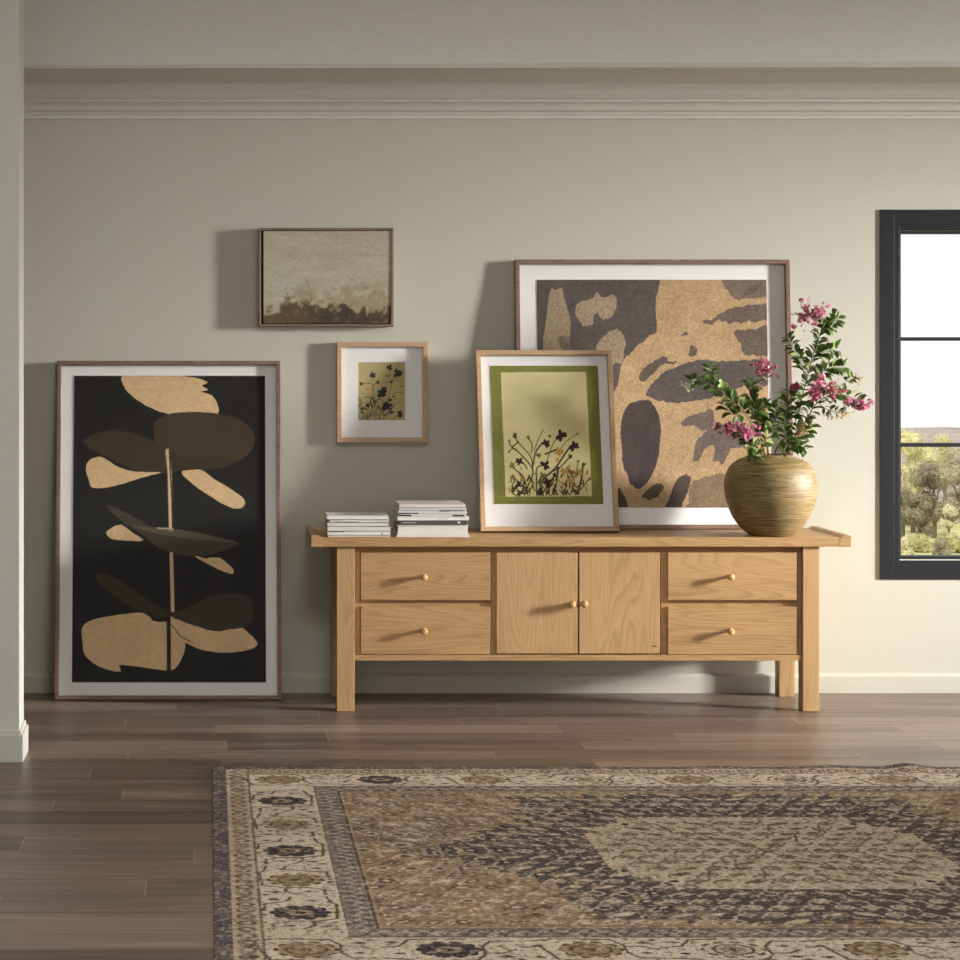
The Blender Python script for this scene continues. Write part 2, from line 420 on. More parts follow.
ring(bm, gx0-.002, gx1+.002, gz0-.012, gz1+.004, .012, .012, .07, .001)
wchild('glazing_stop', bm, m_black)
bm = bmesh.new(); box(bm, gx0, gx1, -.006, .012, gz0-.016, gz0-.012); wchild('sill_bead', bm, m_trim)
bm = bmesh.new()
for py in (339, 445): box(bm, gx0, gx1, .015, .065, wz(py, .02)-.008, wz(py, .02)+.008, .002)
box(bm, (gx0+gx1)/2-.008, (gx0+gx1)/2+.008, .016, .064, gz0, gz1, .002)
wchild('muntin', bm, m_black)
bm = bmesh.new(); box(bm, gx0-.004, gx1+.004, 0.038, .042, gz0-.01, gz1+.01); wchild('glass', bm, m_pane)

# ---------------------------------------------------------------- framed pictures
def framed(name, label, cat, W, H, depth, fw, recess, loc, tilt, m_frame, art_rect, cv, art_m, rz=0.0, ry=0.0, mat_hole=False, group=None, floater=False):
    """local: x -W/2..W/2, z 0..H, back plane y = 0, front y = -depth. art_rect = (l, t, r, b) fractions of the outer frame"""
    root = empty(name, loc, (-tilt, ry, rz)); tag(root, label, cat, group)
    bm = bmesh.new()
    o = [(-W/2, 0), (W/2, 0), (W/2, H), (-W/2, H)]; i_ = [(-W/2+fw, fw), (W/2-fw, fw), (W/2-fw, H-fw), (-W/2+fw, H-fw)]
    for k in range(4):       # four mitred mouldings
        a, b, c_, d = o[k], o[(k+1) % 4], i_[(k+1) % 4], i_[k]
        f_ = [bm.verts.new((p[0], -depth, p[1])) for p in (a, b, c_, d)]; g_ = [bm.verts.new((p[0], 0, p[1])) for p in (a, b, c_, d)]
        bm.faces.new(f_); bm.faces.new(g_[::-1])
        for q in range(4): bm.faces.new((f_[q], g_[q], g_[(q+1) % 4], f_[(q+1) % 4]))
    es = [e for e in bm.edges if all(abs(v.co.y+depth) < 1e-6 for v in e.verts)]
    bmesh.ops.bevel(bm, geom=es, offset=.0012, segments=1, affect='EDGES')
    mesh_obj('frame', bm, m_frame, root)
    l, t_, r, b_ = art_rect
    ax0, ax1 = -W/2+l*W, -W/2+r*W; az0, az1 = H*(1-b_), H*(1-t_)
    yb = -depth+recess
    if floater:
        bx('backing', (-W/2+fw, W/2-fw, -.012, -.004, fw, H-fw), m_gap, root)
        ya = -depth+.004
        bm = bmesh.new(); box(bm, ax0, ax1, ya+.0015, -.012, az0, az1, .001); mesh_obj('stretched_canvas', bm, m_matb, root)
        yb = ya
    elif mat_hole:
        bx('backing', (-W/2+fw, W/2-fw, yb+.006, yb+.010, fw, H-fw), m_back, root)
        bm = bmesh.new()
        ox0, ox1, oz0, oz1 = -W/2+fw, W/2-fw, fw, H-fw
        bv = .003
        for (a0, a1, a2, a3) in ((ox0, ax0, oz0, oz1), (ax1, ox1, oz0, oz1), (ax0, ax1, oz0, az0), (ax0, ax1, az1, oz1)):
            box(bm, a0, a1, yb, yb+.004, a2, a3)
        mesh_obj('mat', bm, m_matb, root)
        yb += .0045
    else:
        bx('mat', (-W/2+fw, W/2-fw, yb, yb+.006, fw, H-fw), m_matb, root)
        bx('backing', (-W/2+fw, W/2-fw, yb+.007, yb+.010, fw, H-fw), m_back, root)
        yb -= .002
    u = np.linspace(ax0, ax1, cv.nx); v = np.linspace(az1, az0, cv.ny)
    U, V = np.meshgrid(u, v); ripple = (vnoise(cv.nx, cv.ny, 5, 6, 5)-.5)*.0012 if not floater else U*0
    P = np.stack([U, U*0+yb+ripple-.0004, V], -1)
    grid_mesh('artwork', cv, P, art_m, root, skirt=(0, .0016, 0))
    if not floater:
        bm = bmesh.new(); q = [bm.verts.new(p) for p in ((-W/2+fw, -depth+.004, fw), (W/2-fw, -depth+.004, fw), (W/2-fw, -depth+.004, H-fw), (-W/2+fw, -depth+.004, H-fw))]
        bm.faces.new(q); mesh_obj('glass', bm, m_glass, root)
    return root

# --- tall black botanical print on the floor (source pixel coordinates of the print itself)
def crop1(pts): return [(40+x/2.665, 350+y/2.6667) for x, y in pts]
cv = Canvas((71.5, 374.4, 265.5, 684), 400, 640, (44, 42, 40))
fib = vnoise(400, 640, 50, 130, 2, 2)-.5; blot = vnoise(400, 640, 6, 9, 12, 3)-.5
BE = (218, 186, 142); OL = (76, 66, 50); OD = (64, 60, 46)
cj = (vnoise(400, 640, 50, 80, 31, 2)*.9-.45, vnoise(400, 640, 50, 80, 32, 2)*.9-.45)
P_ = lambda p, c, k=1.0: cv.poly(crop1(p), c, k, cj)
P_([(219,64),(300,60),(380,66),(420,72),(446,84),(430,92),(446,104),(428,108),(455,118),(470,138),(472,168),(420,170),(345,170),(290,152),(240,120),(216,88)], BE)
P_([(300,205),(315,182),(350,168),(410,164),(480,170),(540,190),(570,225),(566,265),(530,295),(470,305),(400,300),(340,280),(305,245)], OL)
P_([(112,240),(150,220),(200,216),(260,226),(310,250),(340,272),(380,300),(370,322),(330,330),(270,328),(200,300),(150,275),(120,255)], (70,61,47))
P_([(330,270),(400,290),(470,286),(520,300),(480,316),(420,324),(360,318)], (68,60,48))
P_([(118,325),(124,298),(150,286),(170,292),(205,314),(250,326),(310,328),(314,331),(270,342),(220,358),(170,370),(135,370),(126,352),(124,345)], BE)
P_([(375,328),(400,322),(430,322),(460,345),(510,375),(542,400),(542,420),(522,427),(490,415),(440,385),(400,355)], BE)
P_([(174,492),(185,480),(212,470),(240,488),(272,512),(230,512),(190,508)], BE)
P_([(174,420),(200,424),(245,448),(290,474),(350,480),(420,490),(524,518),(500,535),(450,550),(410,556),(350,546),(305,526),(270,496),(215,460)], (76,70,58))
P_([(250,474),(300,478),(360,482),(420,495),(520,517),(440,512),(360,502),(290,490)], (98,90,74))
P_([(412,554),(440,560),(475,558),(500,575),(514,592),(510,602),(480,592),(440,572)], BE)
P_([(142,605),(165,600),(210,620),(270,662),(320,692),(342,700),(336,716),(290,712),(230,684),(170,640)], OD)
P_([(110,750),(130,728),(180,716),(260,706),(290,716),(300,728),(335,730),(350,716),(375,760),(386,790),(375,830),(350,858),(300,855),(250,848),(212,845),(210,862),(160,850),(120,820),(112,785)], BE)
P_([(355,715),(390,730),(440,750),(480,755),(528,744),(560,765),(578,790),(555,804),(500,812),(440,806),(395,790),(360,760),(350,738)], BE)
P_([(350,712),(400,690),(440,668),(490,655),(545,658),(566,680),(566,720),(545,744),(490,750),(430,745),(375,728)], (68,61,49))
P_([(380,300),(430,300),(460,305),(440,318),(400,320)], (66,58,47))
cv.line([tuple(p) for p in crop1([(337,270),(343,330),(345,400),(347,482)])], 4.2, BE)
cv.line([tuple(p) for p in crop1([(348,548),(350,620),(352,700)])], 3.6, BE)
cv.line([tuple(p) for p in crop1([(342,270),(349,400),(351,480)])], 1.2, (52,46,36))
cv.line([tuple(p) for p in crop1([(341,712),(342,780),(342,860)])], 4.0, (50,44,34))
cv.line([tuple(p) for p in crop1([(350,738),(372,768),(402,784)])], 1.0, (60,50,36))
cv.line([tuple(p) for p in crop1([(380,282),(430,284),(476,276)])], 1.0, (84,72,54))
cv.line([tuple(p) for p in crop1([(250,478),(330,482),(420,494),(526,518)])], .8, (104,98,80))
cv.line([tuple(p) for p in crop1([(178,422),(230,440),(300,478)])], .8, (78,72,58))
cv.line([tuple(p) for p in crop1([(312,479),(352,481)])], 1.6, (190,170,125))
cv.a *= (1+fib*.10+blot*.10)[..., None]
ex = vnoise(400, 640, 90, 140, 41, 2)
m_edge = ((np.minimum.reduce([cv.X-cv.x0, cv.x1-cv.X, cv.Y-cv.y0, cv.y1-cv.Y]) < .9*ex)).astype(float)
cv.blend(m_edge, (120, 112, 100), .7)
W1, H1, T1 = .945, 1.420, math.radians(7.2)
framed('leaning_framed_print', 'tall framed black print of beige and brown leaves leaning on the floor', 'picture',
       W1, H1, .038, .0165, .026, (wx(168.4, -.15), -.003-H1*math.sin(T1), 0), T1, m_frm_walnut_x,
       ((71.5-54.8)/226, (374.4-359.6)/341.3, (265.5-54.8)/226, (684-359.6)/341.3), cv, m_art)

# --- hazy landscape canvas
cv = Canvas((264, 231, 391, 324), 254, 186, (176, 168, 146))
nx, ny = 254, 186
u = (cv.X-264)/127; v = (cv.Y-231)/93
hz = vnoise(nx, ny, 4, 14, 50, 4); f1 = vnoise(nx, ny, 26, 20, 51, 4); f2 = vnoise(nx, ny, 60, 90, 52, 2)
cv.a = np.array((184,176,152.))*np.ones((ny, nx, 3))
cv.blend((u*.6)*(v < 9), (178, 160, 140), .6)
cv.blend(np.clip((hz-.5)*3, 0, 1), (198, 192, 170), .5)
cv.blend(np.clip((.48-hz)*3, 0, 1), (164, 158, 134), .5)
cv.blend(np.exp(-((u-.15)/.13)**2-((v-.55)/.16)**2), (186, 182, 164), .7)
h1 = .64-.10*np.exp(-((u-.36)/.1)**2)-.14*np.exp(-((u-.66)/.07)**2)-.17*np.exp(-((u-.86)/.1)**2)+.2*np.exp(-((u-.1)/.12)**2)
cv.blend(np.clip((v-h1+(f1-.5)*.5)*3.0, 0, .6), (150, 128, 100))
h2 = .80-.08*np.exp(-((u-.22)/.07)**2)-.05*np.exp(-((u-.38)/.08)**2)-.06*np.exp(-((u-.62)/.05)**2)-.02*np.sin(u*40)+.05*np.exp(-((u-.02)/.06)**2)+.03*(u > .8)
cv.blend(np.clip((v-h2+(f1-.5)*.22)*14, 0, 1), (98, 82, 58))
cv.blend(np.clip((v-h2-.03+(f1-.5)*.22)*14, 0, 1)*np.clip((u-.3)*5, 0, 1), (74, 64, 54))
cv.blend(np.clip((v-h2-.05+(f1-.5)*.22)*12, 0, 1)*np.clip((u-.85)*9, 0, 1), (92, 62, 50))
cv.blend(np.clip((f1-.56)*8, 0, 1)*np.clip((v-h2)*8, 0, 1), (122, 104, 74), .6)
cv.a *= (1+(f2-.5)*.14)[..., None]
WL, HL = 135*9.36/F, 98.6*9.36/F
framed('framed_landscape', 'small hazy landscape painting in a thin dark frame hung on the wall', 'painting',
       WL, HL, .05, .011, .01, (wx(326, -.05), -.002, wz(326.6, -.05)), 0, m_float,
       (5.0/135, 3.2/98.6, 1-2.6/135, 1-3.2/98.6), cv, m_canvas, floater=True)

# --- flower painter used by the two botanical prints
def blossom(cv, x, y, r, col, n=5, seed=0):
    rr = random.Random(seed)
    for k in range(n):
        a = k*2*PI/n+rr.random(); cv.ell(x+math.cos(a)*r*.5, y+math.sin(a)*r*.5, r*.62, r*.34, col, a)
    cv.ell(x, y, r*.45, r*.45, col)
def stem_(cv, pts, w_, col): cv.line([tuple(p) for p in spline(pts, 6)], w_, col)
# small botanical (coordinates: crop of the print, 100..712 x 95..845)
cv = Canvas((100, 95, 712, 845), 220, 270, (186, 168, 118))
cv.a *= (1+(vnoise(220, 270, 3, 3, 60, 3)-.5)*.14)[..., None]
DK = (58, 56, 50); G1 = (92, 92, 66); G2 = (128, 124, 84); TE = (82, 96, 88)
r_ = random.Random(4)
for k in range(46):
    x = r_.uniform(110, 520); y = r_.uniform(640, 840); a = r_.uniform(-2.2, -.9)
    L = r_.uniform(40, 120); stem_(cv, [(x, y), (x+math.cos(a)*L*.5+8, y+math.sin(a)*L*.5), (x+math.cos(a)*L, y+math.sin(a)*L)], r_.uniform(6, 11), r_.choice([DK, G1, G2, TE, TE]))
for k in range(38):
    cv.ell(r_.uniform(110, 520), r_.uniform(650, 838), r_.uniform(10, 24), r_.uniform(5, 10), r_.choice([DK, TE, G1, G2]), r_.uniform(0, 3))
stem_(cv, [(330,640),(300,540),(292,460),(290,400),(255,365),(140,372)], 9, G1); stem_(cv, [(290,400),(320,375),(360,352)], 9, G1)
stem_(cv, [(470,610),(500,540),(515,450),(540,380),(510,290),(430,272)], 9, G2); stem_(cv, [(540,360),(560,310),(590,270)], 9, G1)
stem_(cv, [(505,290),(512,240),(505,180)], 5, G2); stem_(cv, [(440,272),(500,272)], 8, DK); stem_(cv, [(430,352),(530,352)], 5, G1)
stem_(cv, [(470,610),(540,590),(600,560)], 6, G2); stem_(cv, [(480,605),(560,640),(650,610)], 6, G2); stem_(cv, [(560,500),(620,482),(680,492)], 7, G1)
stem_(cv, [(180,552),(240,545),(290,560),(340,620)], 9, DK); stem_(cv, [(330,620),(360,580),(400,565)], 9, DK); stem_(cv, [(150,505),(210,505)], 5, G1); stem_(cv, [(190,442),(250,440)], 6, G1)
stem_(cv, [(430,840),(450,790),(520,745),(580,740)], 9, DK); stem_(cv, [(530,838),(590,800),(640,770)], 9, G1)
for x, y, r, c_ in ((290,262,36,(66,56,66)), (510,162,34,(58,52,46)), (610,215,34,DK), (640,245,34,DK), (590,262,26,DK), (140,375,22,(66,50,40)), (358,353,20,(70,54,38)),
                    (415,485,52,(46,56,58)), (445,440,26,DK), (385,520,30,(46,56,58)), (475,655,46,(56,46,60)), (440,690,28,(56,46,60)), (515,655,26,DK), (640,760,34,DK), (650,790,26,DK),
                    (220,655,22,DK), (530,352,16,DK), (520,585,20,DK), (560,540,14,(100,70,50)), (670,405,12,G1), (540,742,18,DK), (165,690,16,DK)):
    blossom(cv, x, y, r*1.12, c_, 6, int(x))
WS, HS = 91*9.37/F, 100.5*9.37/F
framed('small_framed_botanical', 'small pale wood framed flower print with wide white mat hung on the wall', 'picture',
       WS, HS, .036, .0205, .022, (wx(382.4, -.036), -.002, wz(442.5, -.036)), 0, m_frm_oak,
       ((358.5-336.9)/91, (362.3-342)/100.5, (405.6-336.9)/91, (420.4-342)/100.5), cv, m_art, mat_hole=True)

# --- big abstract print
def crop4(pts): return [(530+x/3.841, 270+y/3.84) for x, y in pts]
N = 470
cv = Canvas((537.9, 280, 767, 510), N, N, (180, 150, 112))
linen = (vnoise(N, N, 230, 230, 70, 1)-.5)*.24+(vnoise(N, N, 90, 90, 71, 2)-.5)*.12+(vnoise(N, N, 7, 7, 72, 3)-.5)*.16
jt = (vnoise(N, N, 40, 14, 73, 3)*3-1.5, vnoise(N, N, 60, 20, 74, 3)*5-2.5)
INK = (92, 83, 78); TAN = (158, 138, 113)
A = lambda p, c=INK, k=1.0: cv.poly(crop4(p), c, k, jt)
A([(0,-60),(260,-60),(500,-50),(496,60),(482,130),(486,240),(450,265),(400,310),(350,370),(320,480),(200,600),(0,600)], INK)
A([(82,70),(100,76),(126,74),(140,130),(155,190),(156,270),(150,340),(60,340),(54,270),(66,180),(72,110)], TAN)
A([(180,145),(200,120),(240,112),(256,90),(280,104),(320,100),(336,120),(326,160),(308,190),(276,192),(262,170),(246,180),(238,215),(205,212),(180,180)], TAN)
A([(252,300),(280,262),(320,232),(352,240),(366,280),(362,310),(350,360),(250,360)], TAN)
A([(100,265),(170,262),(250,300),(240,330),(150,330)], (98,86,76), .6)
A([(755,30),(960,20),(960,95),(880,110),(800,112),(765,85)], (122,106,92))
A([(820,95),(850,66),(880,50),(884,66),(850,100)], (104,90,78), .8)
A([(660,205),(700,188),(760,155),(830,140),(960,138),(960,196),(850,200),(780,208),(730,198),(690,212)], (108,94,82))
A([(780,240),(840,232),(960,222),(960,340),(880,335),(820,325),(806,290),(790,270)], (106,92,80))
A([(578,252),(606,240),(596,256)], (104,90,76)); A([(620,292),(640,310),(640,330),(612,334)], (104,90,76))
A([(416,412),(440,375),(490,345),(524,336),(530,356),(560,352),(555,362),(510,372),(480,396),(440,428),(420,430)], (98,86,76))
A([(440,482),(470,440),(510,400),(570,372),(650,352),(740,356),(840,350),(960,360),(960,440),(860,450),(760,470),(690,496),(600,516),(520,514),(460,500)], INK)
A([(345,620),(360,550),(400,512),(450,510),(486,550),(496,620),(490,710),(462,800),(410,850),(372,820),(350,740)], (74,64,62))
A([(576,590),(600,572),(640,560),(690,546),(700,570),(694,610),(660,622),(620,606),(585,610)], (112,98,88))
A([(620,740),(624,690),(650,640),(700,612),(770,600),(860,620),(850,700),(800,690),(760,700),(734,752),(712,745),(694,738),(700,700),(690,680),(664,700),(640,745)], (112,98,90))
A([(510,930),(530,880),(560,810),(608,802),(600,850),(560,930)], (78,68,60))
A([(420,880),(450,850),(496,828),(504,850),(470,886),(430,890)], (92,80,68))
A([(610,830),(680,800),(760,790),(960,790),(960,1000),(600,1000),(600,900)], (112,94,76), .75)
A([(330,850),(350,870),(370,930),(330,940)], (84,72,62))
cv.a *= (1+linen)[..., None]
W2, H2, T2 = 1.164, 1.139, math.radians(4.0)
ZT = .704
framed('large_framed_abstract', 'large framed abstract print in brown and charcoal behind the vase on the sideboard', 'picture',
       W2, H2, .036, .018, .027, (wx(653.5, -.06), -.003-H2*math.sin(T2), ZT), T2, m_frm_walnut_x,
       ((537.9-515.6)/273.8, (280-260)/271.5, (767.2-515.6)/273.8, (510-260)/271.5), cv, m_art)

# --- green botanical print leaning in front of it
cv = Canvas((493.6, 366.4, 602.7, 506.3), 330, 420, (124, 126, 62))
cv.a *= (1+(vnoise(330, 420, 40, 60, 80, 2)-.5)*.12)[..., None]
YE = (212, 198, 146)
cv.poly([(503.9,373.2),(590.4,372.6),(591.6,498.5),(505.2,499)], YE, 1, None, False)
yel = (cv.X > 505) & (cv.X < 591) & (cv.Y > 374) & (cv.Y < 498)
cv.a *= np.where(yel, 1+(vnoise(330, 420, 2, 5, 81, 3)-.5)*.14, 1)[..., None]
q8 = lambda p: [(490+x/8, 430+y/8) for x, y in p]
VD = (66, 40, 44); GD = (66, 70, 40); GM = (104, 108, 62); OC = (176, 136, 74)
r_ = random.Random(9)
def S_(p, w_=1.3, c_=GD): stem_(cv, q8(p), w_, c_)
S_([(270,540),(300,470),(345,340),(260,220),(180,150)], 1.3); S_([(345,340),(330,230),(230,110),(205,60)], 1.1); S_([(350,300),(370,200),(420,130)], 1.4)
S_([(340,200),(345,130),(315,80)], 1.0); S_([(360,180),(400,90),(440,10)], .9, GM); S_([(370,540),(372,420),(380,320),(440,300)], 1.2)
S_([(400,520),(420,420),(520,330),(600,220),(660,140)], 1.7); S_([(500,350),(560,320),(650,230)], 1.2); S_([(450,210),(500,190),(545,170)], 1.6)
S_([(440,330),(470,240),(520,120),(570,60)], 1.0, GM); S_([(560,190),(620,110),(715,45)], .8, GM); S_([(500,530),(530,440),(548,330)], 2.0)
S_([(300,540),(270,400),(200,330),(170,300)], 1.2); S_([(300,330),(270,280),(240,270)], 1.2); S_([(280,500),(250,450),(180,395)], 1.0)
S_([(210,545),(170,510),(190,430)], 1.1); S_([(700,530),(735,400),(750,290)], 1.8); S_([(720,500),(770,440),(800,400)], 1.0); S_([(590,540),(610,450),(640,300)], 1.1)
S_([(640,540),(680,400),(715,265)], .9, GM); S_([(400,540),(450,480),(520,380)], 1.6, (60,60,38)); S_([(155,200),(180,170),(220,170)], 1.0); S_([(160,100),(180,150),(240,110)], 1.1)
for k in range(95):
    x = r_.uniform(140, 800); y = 545-abs(r_.gauss(0, 90)); a = r_.uniform(-2.4, -.7); L = r_.uniform(16, 50)
    S_([(x, y), (x+math.cos(a)*L*.5+3, y+math.sin(a)*L*.5), (x+math.cos(a)*L, y+math.sin(a)*L)], r_.uniform(.7, 1.7), r_.choice([GD, GD, GM, (78,58,44), OC, (60,62,42)]))
for x, y, r, c_ in ((580,60,40,VD), (458,125,30,VD), (680,148,36,VD), (240,268,28,VD), (445,298,34,VD), (650,228,16,VD), (560,190,32,OC), (395,220,18,(120,80,50)), (210,60,20,(90,70,48)),
                    (315,75,14,(110,80,50)), (460,440,34,VD), (225,455,24,VD), (600,350,30,OC), (655,360,24,(130,90,60)), (725,355,26,OC), (545,255,16,OC), (640,420,26,OC), (520,378,16,VD),
                    (180,300,22,(140,112,76)), (180,395,18,(130,96,64)), (715,45,9,GD), (490,66,12,GD), (760,290,12,GD), (712,268,10,GD), (165,100,9,(120,90,60)), (160,190,9,(120,90,60)),
                    (545,320,14,VD), (670,460,18,(150,100,60)), (800,410,12,(120,80,60)), (405,440,22,GM), (425,380,24,GM), (240,520,26,(60,62,42)), (400,510,24,(56,56,38)), (600,515,22,(80,76,46)), (690,515,22,(84,80,46))):
    p = q8([(x, y)])[0]; blossom(cv, p[0], p[1], r/7, c_, 5, int(x+y))
W3, H3, T3 = .571, .766, math.radians(13.0)
framed('green_framed_botanical', 'pale wood framed wildflower print with a green border leaning on the abstract print', 'picture',
       W3, H3, .034, .019, .026, (wx(548.8, -.25), -.258, ZT+.0005), T3, m_frm_oak,
       ((493.6-478.8)/138, (366.4-351.6)/182.4, (602.9-478.8)/138, (506.3-351.6)/182.4), cv, m_art)

# ---------------------------------------------------------------- sideboard
YS = -.50
sx0, sx1 = wx(311.5, YS), wx(851, YS)
sb = empty('sideboard', ((sx0+sx1)/2, -.25, 0)); tag(sb, 'long light oak sideboard with four drawers and two central doors', 'sideboard')
sb0 = Vector(sb.location)
def part(name, bm, m, parent=None, origin=None, smooth=False):
    """vertices are in world space; the part's origin goes to `origin`"""
    parent = parent or sb
    org = Vector(origin) if origin else Vector(wpos(parent))
    for v_ in bm.verts: v_.co -= org
    o = mesh_obj(name, bm, m, parent, smooth)
    o.location = org-wpos(parent); return o
def wpos(o):
    p = Vector((0, 0, 0))
    while o is not None: p += o.location; o = o.parent
    return p
TT = .038
zt0 = ZT-TT
bm = bmesh.new(); box(bm, sx0+.04, sx1-.04, YS, -.03, zt0, ZT-.0005, .002)
part('top', bm, m_oak_x)
for s_, e in ((sx0, .045), (sx1, -.045)):        # raised end lips with a bevelled inner edge
    bm = bmesh.new()
    prof = [(s_, zt0), (s_, ZT+.005), (s_+e*.12, ZT+.008), (s_+e*.6, ZT+.008), (s_+e, ZT), (s_+e, zt0)]
    a = [bm.verts.new((x, YS-.0005, z)) for x, z in prof]; b = [bm.verts.new((x, -.03, z)) for x, z in prof]
    for i in range(6): bm.faces.new((a[i], a[(i+1) % 6], b[(i+1) % 6], b[i]))
    bm.faces.new(a[::-1]); bm.faces.new(b)
    part('end_lip', bm, m_oak_z if False else m_oak_x)
YL = -.485
LX = [(wx(336.6, YL), wx(354.6, YL)), (wx(802.8, YL), wx(819.4, YL))]
for (a, b) in LX:
    for (y0, y1) in ((YL, YL+.07), (-.115, -.045)):
        bm = bmesh.new(); box(bm, a, b, y0, y1, 0, zt0, .0025)
        part('leg', bm, m_oak_z, origin=((a+b)/2, (y0+y1)/2, 0))
YD = -.478      # drawer faces
YC = YD+.018    # face frame
cxa, cxb = LX[0][1], LX[1][0]
zb = wz(660, YC)
bm = bmesh.new()
box(bm, cxa-.03, cxb+.03, YC+.03, -.06, zb+.012, zt0)   # body
part('carcass', bm, m_oak_d)
bm = bmesh.new()
box(bm, cxa, cxb, YC, YC+.04, wz(552, YC), zt0, .001)            # top rail
part('top_rail', bm, m_oak_d)
bm = bmesh.new(); box(bm, cxa, cxb, YD-.002, YC+.04, zb, wz(654.8, YD), .0015); part('bottom_rail', bm, m_oak_x)
for (pa, pb) in ((354.6, 360.2), (491, 495.8), (660.8, 667.2), (797.2, 803)):
    bm = bmesh.new(); box(bm, wx(pa, YC), wx(pb, YC), YC+.001, YC+.04, zb+.01, zt0, .001); part('stile', bm, m_oak_z)
for (pa, pb) in ((360, 491), (667, 797.5)):
    bm = bmesh.new(); box(bm, wx(pa, YC), wx(pb, YC), YC+.0005, YC+.04, wz(607.2, YC), wz(599.8, YC), .001); part('drawer_rail', bm, m_oak_x)
def knob(parent, px, py):
    x, z = wx(px, YD-.03), wz(py, YD-.03)
    bm = bmesh.new(); lathe(bm, [(0, 0), (.007, 0), (.0065, .012), (.0075, .020), (.0125, .027), (.0145, .033), (.0135, .040), (.009, .0425), (0, .043)], 24)
    bmesh.ops.transform(bm, matrix=Matrix.Translation((x, YD-.009, z)) @ Matrix.Rotation(PI/2, 4, 'X') @ Matrix.Translation((0, 0, -.009)), verts=bm.verts[:])
    part('knob', bm, m_knob, parent, (x, YD, z), True)
for (xa, xb) in ((360.7, 490.4), (667.9, 796.7)):
    for (ya, yb) in ((552.6, 600.2), (606.8, 654.2)):
        X0, X1, Z0, Z1 = wx(xa, YD), wx(xb, YD), wz(yb, YD), wz(ya, YD)
        bm = bmesh.new(); box(bm, X0, X1, YD, YC+.028, Z0, Z1, .0016)
        d = part('drawer', bm, m_oak_x, origin=((X0+X1)/2, YD, (Z0+Z1)/2))
        knob(d, (xa+xb)/2-1.5, (ya+yb)/2+.8)
for (xa, xb, kx) in ((496.4, 577.6, 572.2), (579.2, 660, 584.6)):
    X0, X1, Z0, Z1 = wx(xa, YD), wx(xb, YD), wz(653.6, YD), wz(552.6, YD)
    bm = bmesh.new(); box(bm, X0, X1, YD, YC+.028, Z0, Z1, .0016)
    d = part('door', bm, m_oak_z, origin=((X0+X1)/2, YD, (Z0+Z1)/2))
    knob(d, kx, 604.3)
bm = bmesh.new(); x, z = wx(654.3, YD), wz(646.2, YD)      # small burnt mark at the lower corner of the right door
box(bm, x-.009, x+.009, YD-.0004, YD+.0002, z-.0035, z+.0035); mk = part('maker_mark', bm, plain('burnt_mark', (128, 92, 52), .7), None, (x, YD, z))

# ---------------------------------------------------------------- books
m_page = plain('page_edges', (226, 222, 210), .85, .1, .03, 300)
def book(x, z, w_, h, d, yf, rz, col, label, group, spine_marks=(), cover2=None, spine=True):
    m_c = plain('book_cover', col, .4, .4, .02)
    o = empty('book', (x, yf+d/2, z), (0, 0, rz)); tag(o, label, 'book', group)
    ct = min(.0022, h*.12)
    bm = bmesh.new()
    box(bm, -w_/2, w_/2, -d/2, d/2, 0, ct, .0004); box(bm, -w_/2, w_/2, -d/2, d/2, h-ct, h, .0004)
    if spine: box(bm, -w_/2, w_/2, -d/2, -d/2+ct, 0, h, .0004)
    mesh_obj('cover', bm, m_c, o)
    bm = bmesh.new(); box(bm, -w_/2+.003, w_/2-.003, -d/2+(ct if spine else .003), d/2-.003, ct, h-ct); mesh_obj('pages', bm, m_page, o)
    for (a, b, zc, hh, c_) in spine_marks:  # print, plus full-width dark lines painted as shade between the books
        bm = bmesh.new(); box(bm, -w_/2+a*w_, -w_/2+b*w_, -d/2-.0004, -d/2+.001, h*(zc-hh/2), h*(zc+hh/2))
        mesh_obj('spine_print_and_gap_shade', bm, plain('spine_ink_and_gap_shade', c_, .6), o)
    return o
BL = wx(358.5, -.49); BR = wx(432.8, -.49)
WH = (230, 230, 226)
z = ZT
gl_, gr_ = 'books in the left stack', 'books in the right stack'
def place_stack(xc, rows, group):
    z = ZT
    for (h, w_, dx, rz, col, lab, marks, spine) in rows:
        book(xc+dx, z, w_, h-.0006, .205, -.488, rz, col, lab, group, marks, spine=spine); z += h
place_stack(BL, [
    (.008, .252, .002, .010, (206,190,170), 'thin tan book at the bottom of the left stack', (), True),
    (.016, .254, .002, -.008, WH, 'white book above the thin tan one in the left stack', ((.02,.27,.86,.16,(70,68,66)), (.85,.88,.4,.3,(60,60,60)),(0,1,.04,.09,(104,102,98))), True),
    (.019, .255, .001, .014, (214,214,204), 'off-white book with a dark line low on its spine, third from the bottom of the left stack', ((0,.99,.04,.07,(90,88,84)),), True),
    (.018, .252, -.001, -.012, (150,150,150), 'white book with covers greyed as gap shade, fourth from the bottom of the left stack', (), False),  # cover grey stands in for shade in the gaps of the stack
    (.010, .246, .002, .02, (205,208,224), 'thin bluish white book under the top one of the left stack', ((.1,.5,.1,.2,(60,60,80)),), False),
    (.016, .250, -.001, -.016, (236,235,230), 'white book on top of the left stack', ((0,1,.04,.09,(104,102,98)),), True)], gl_)
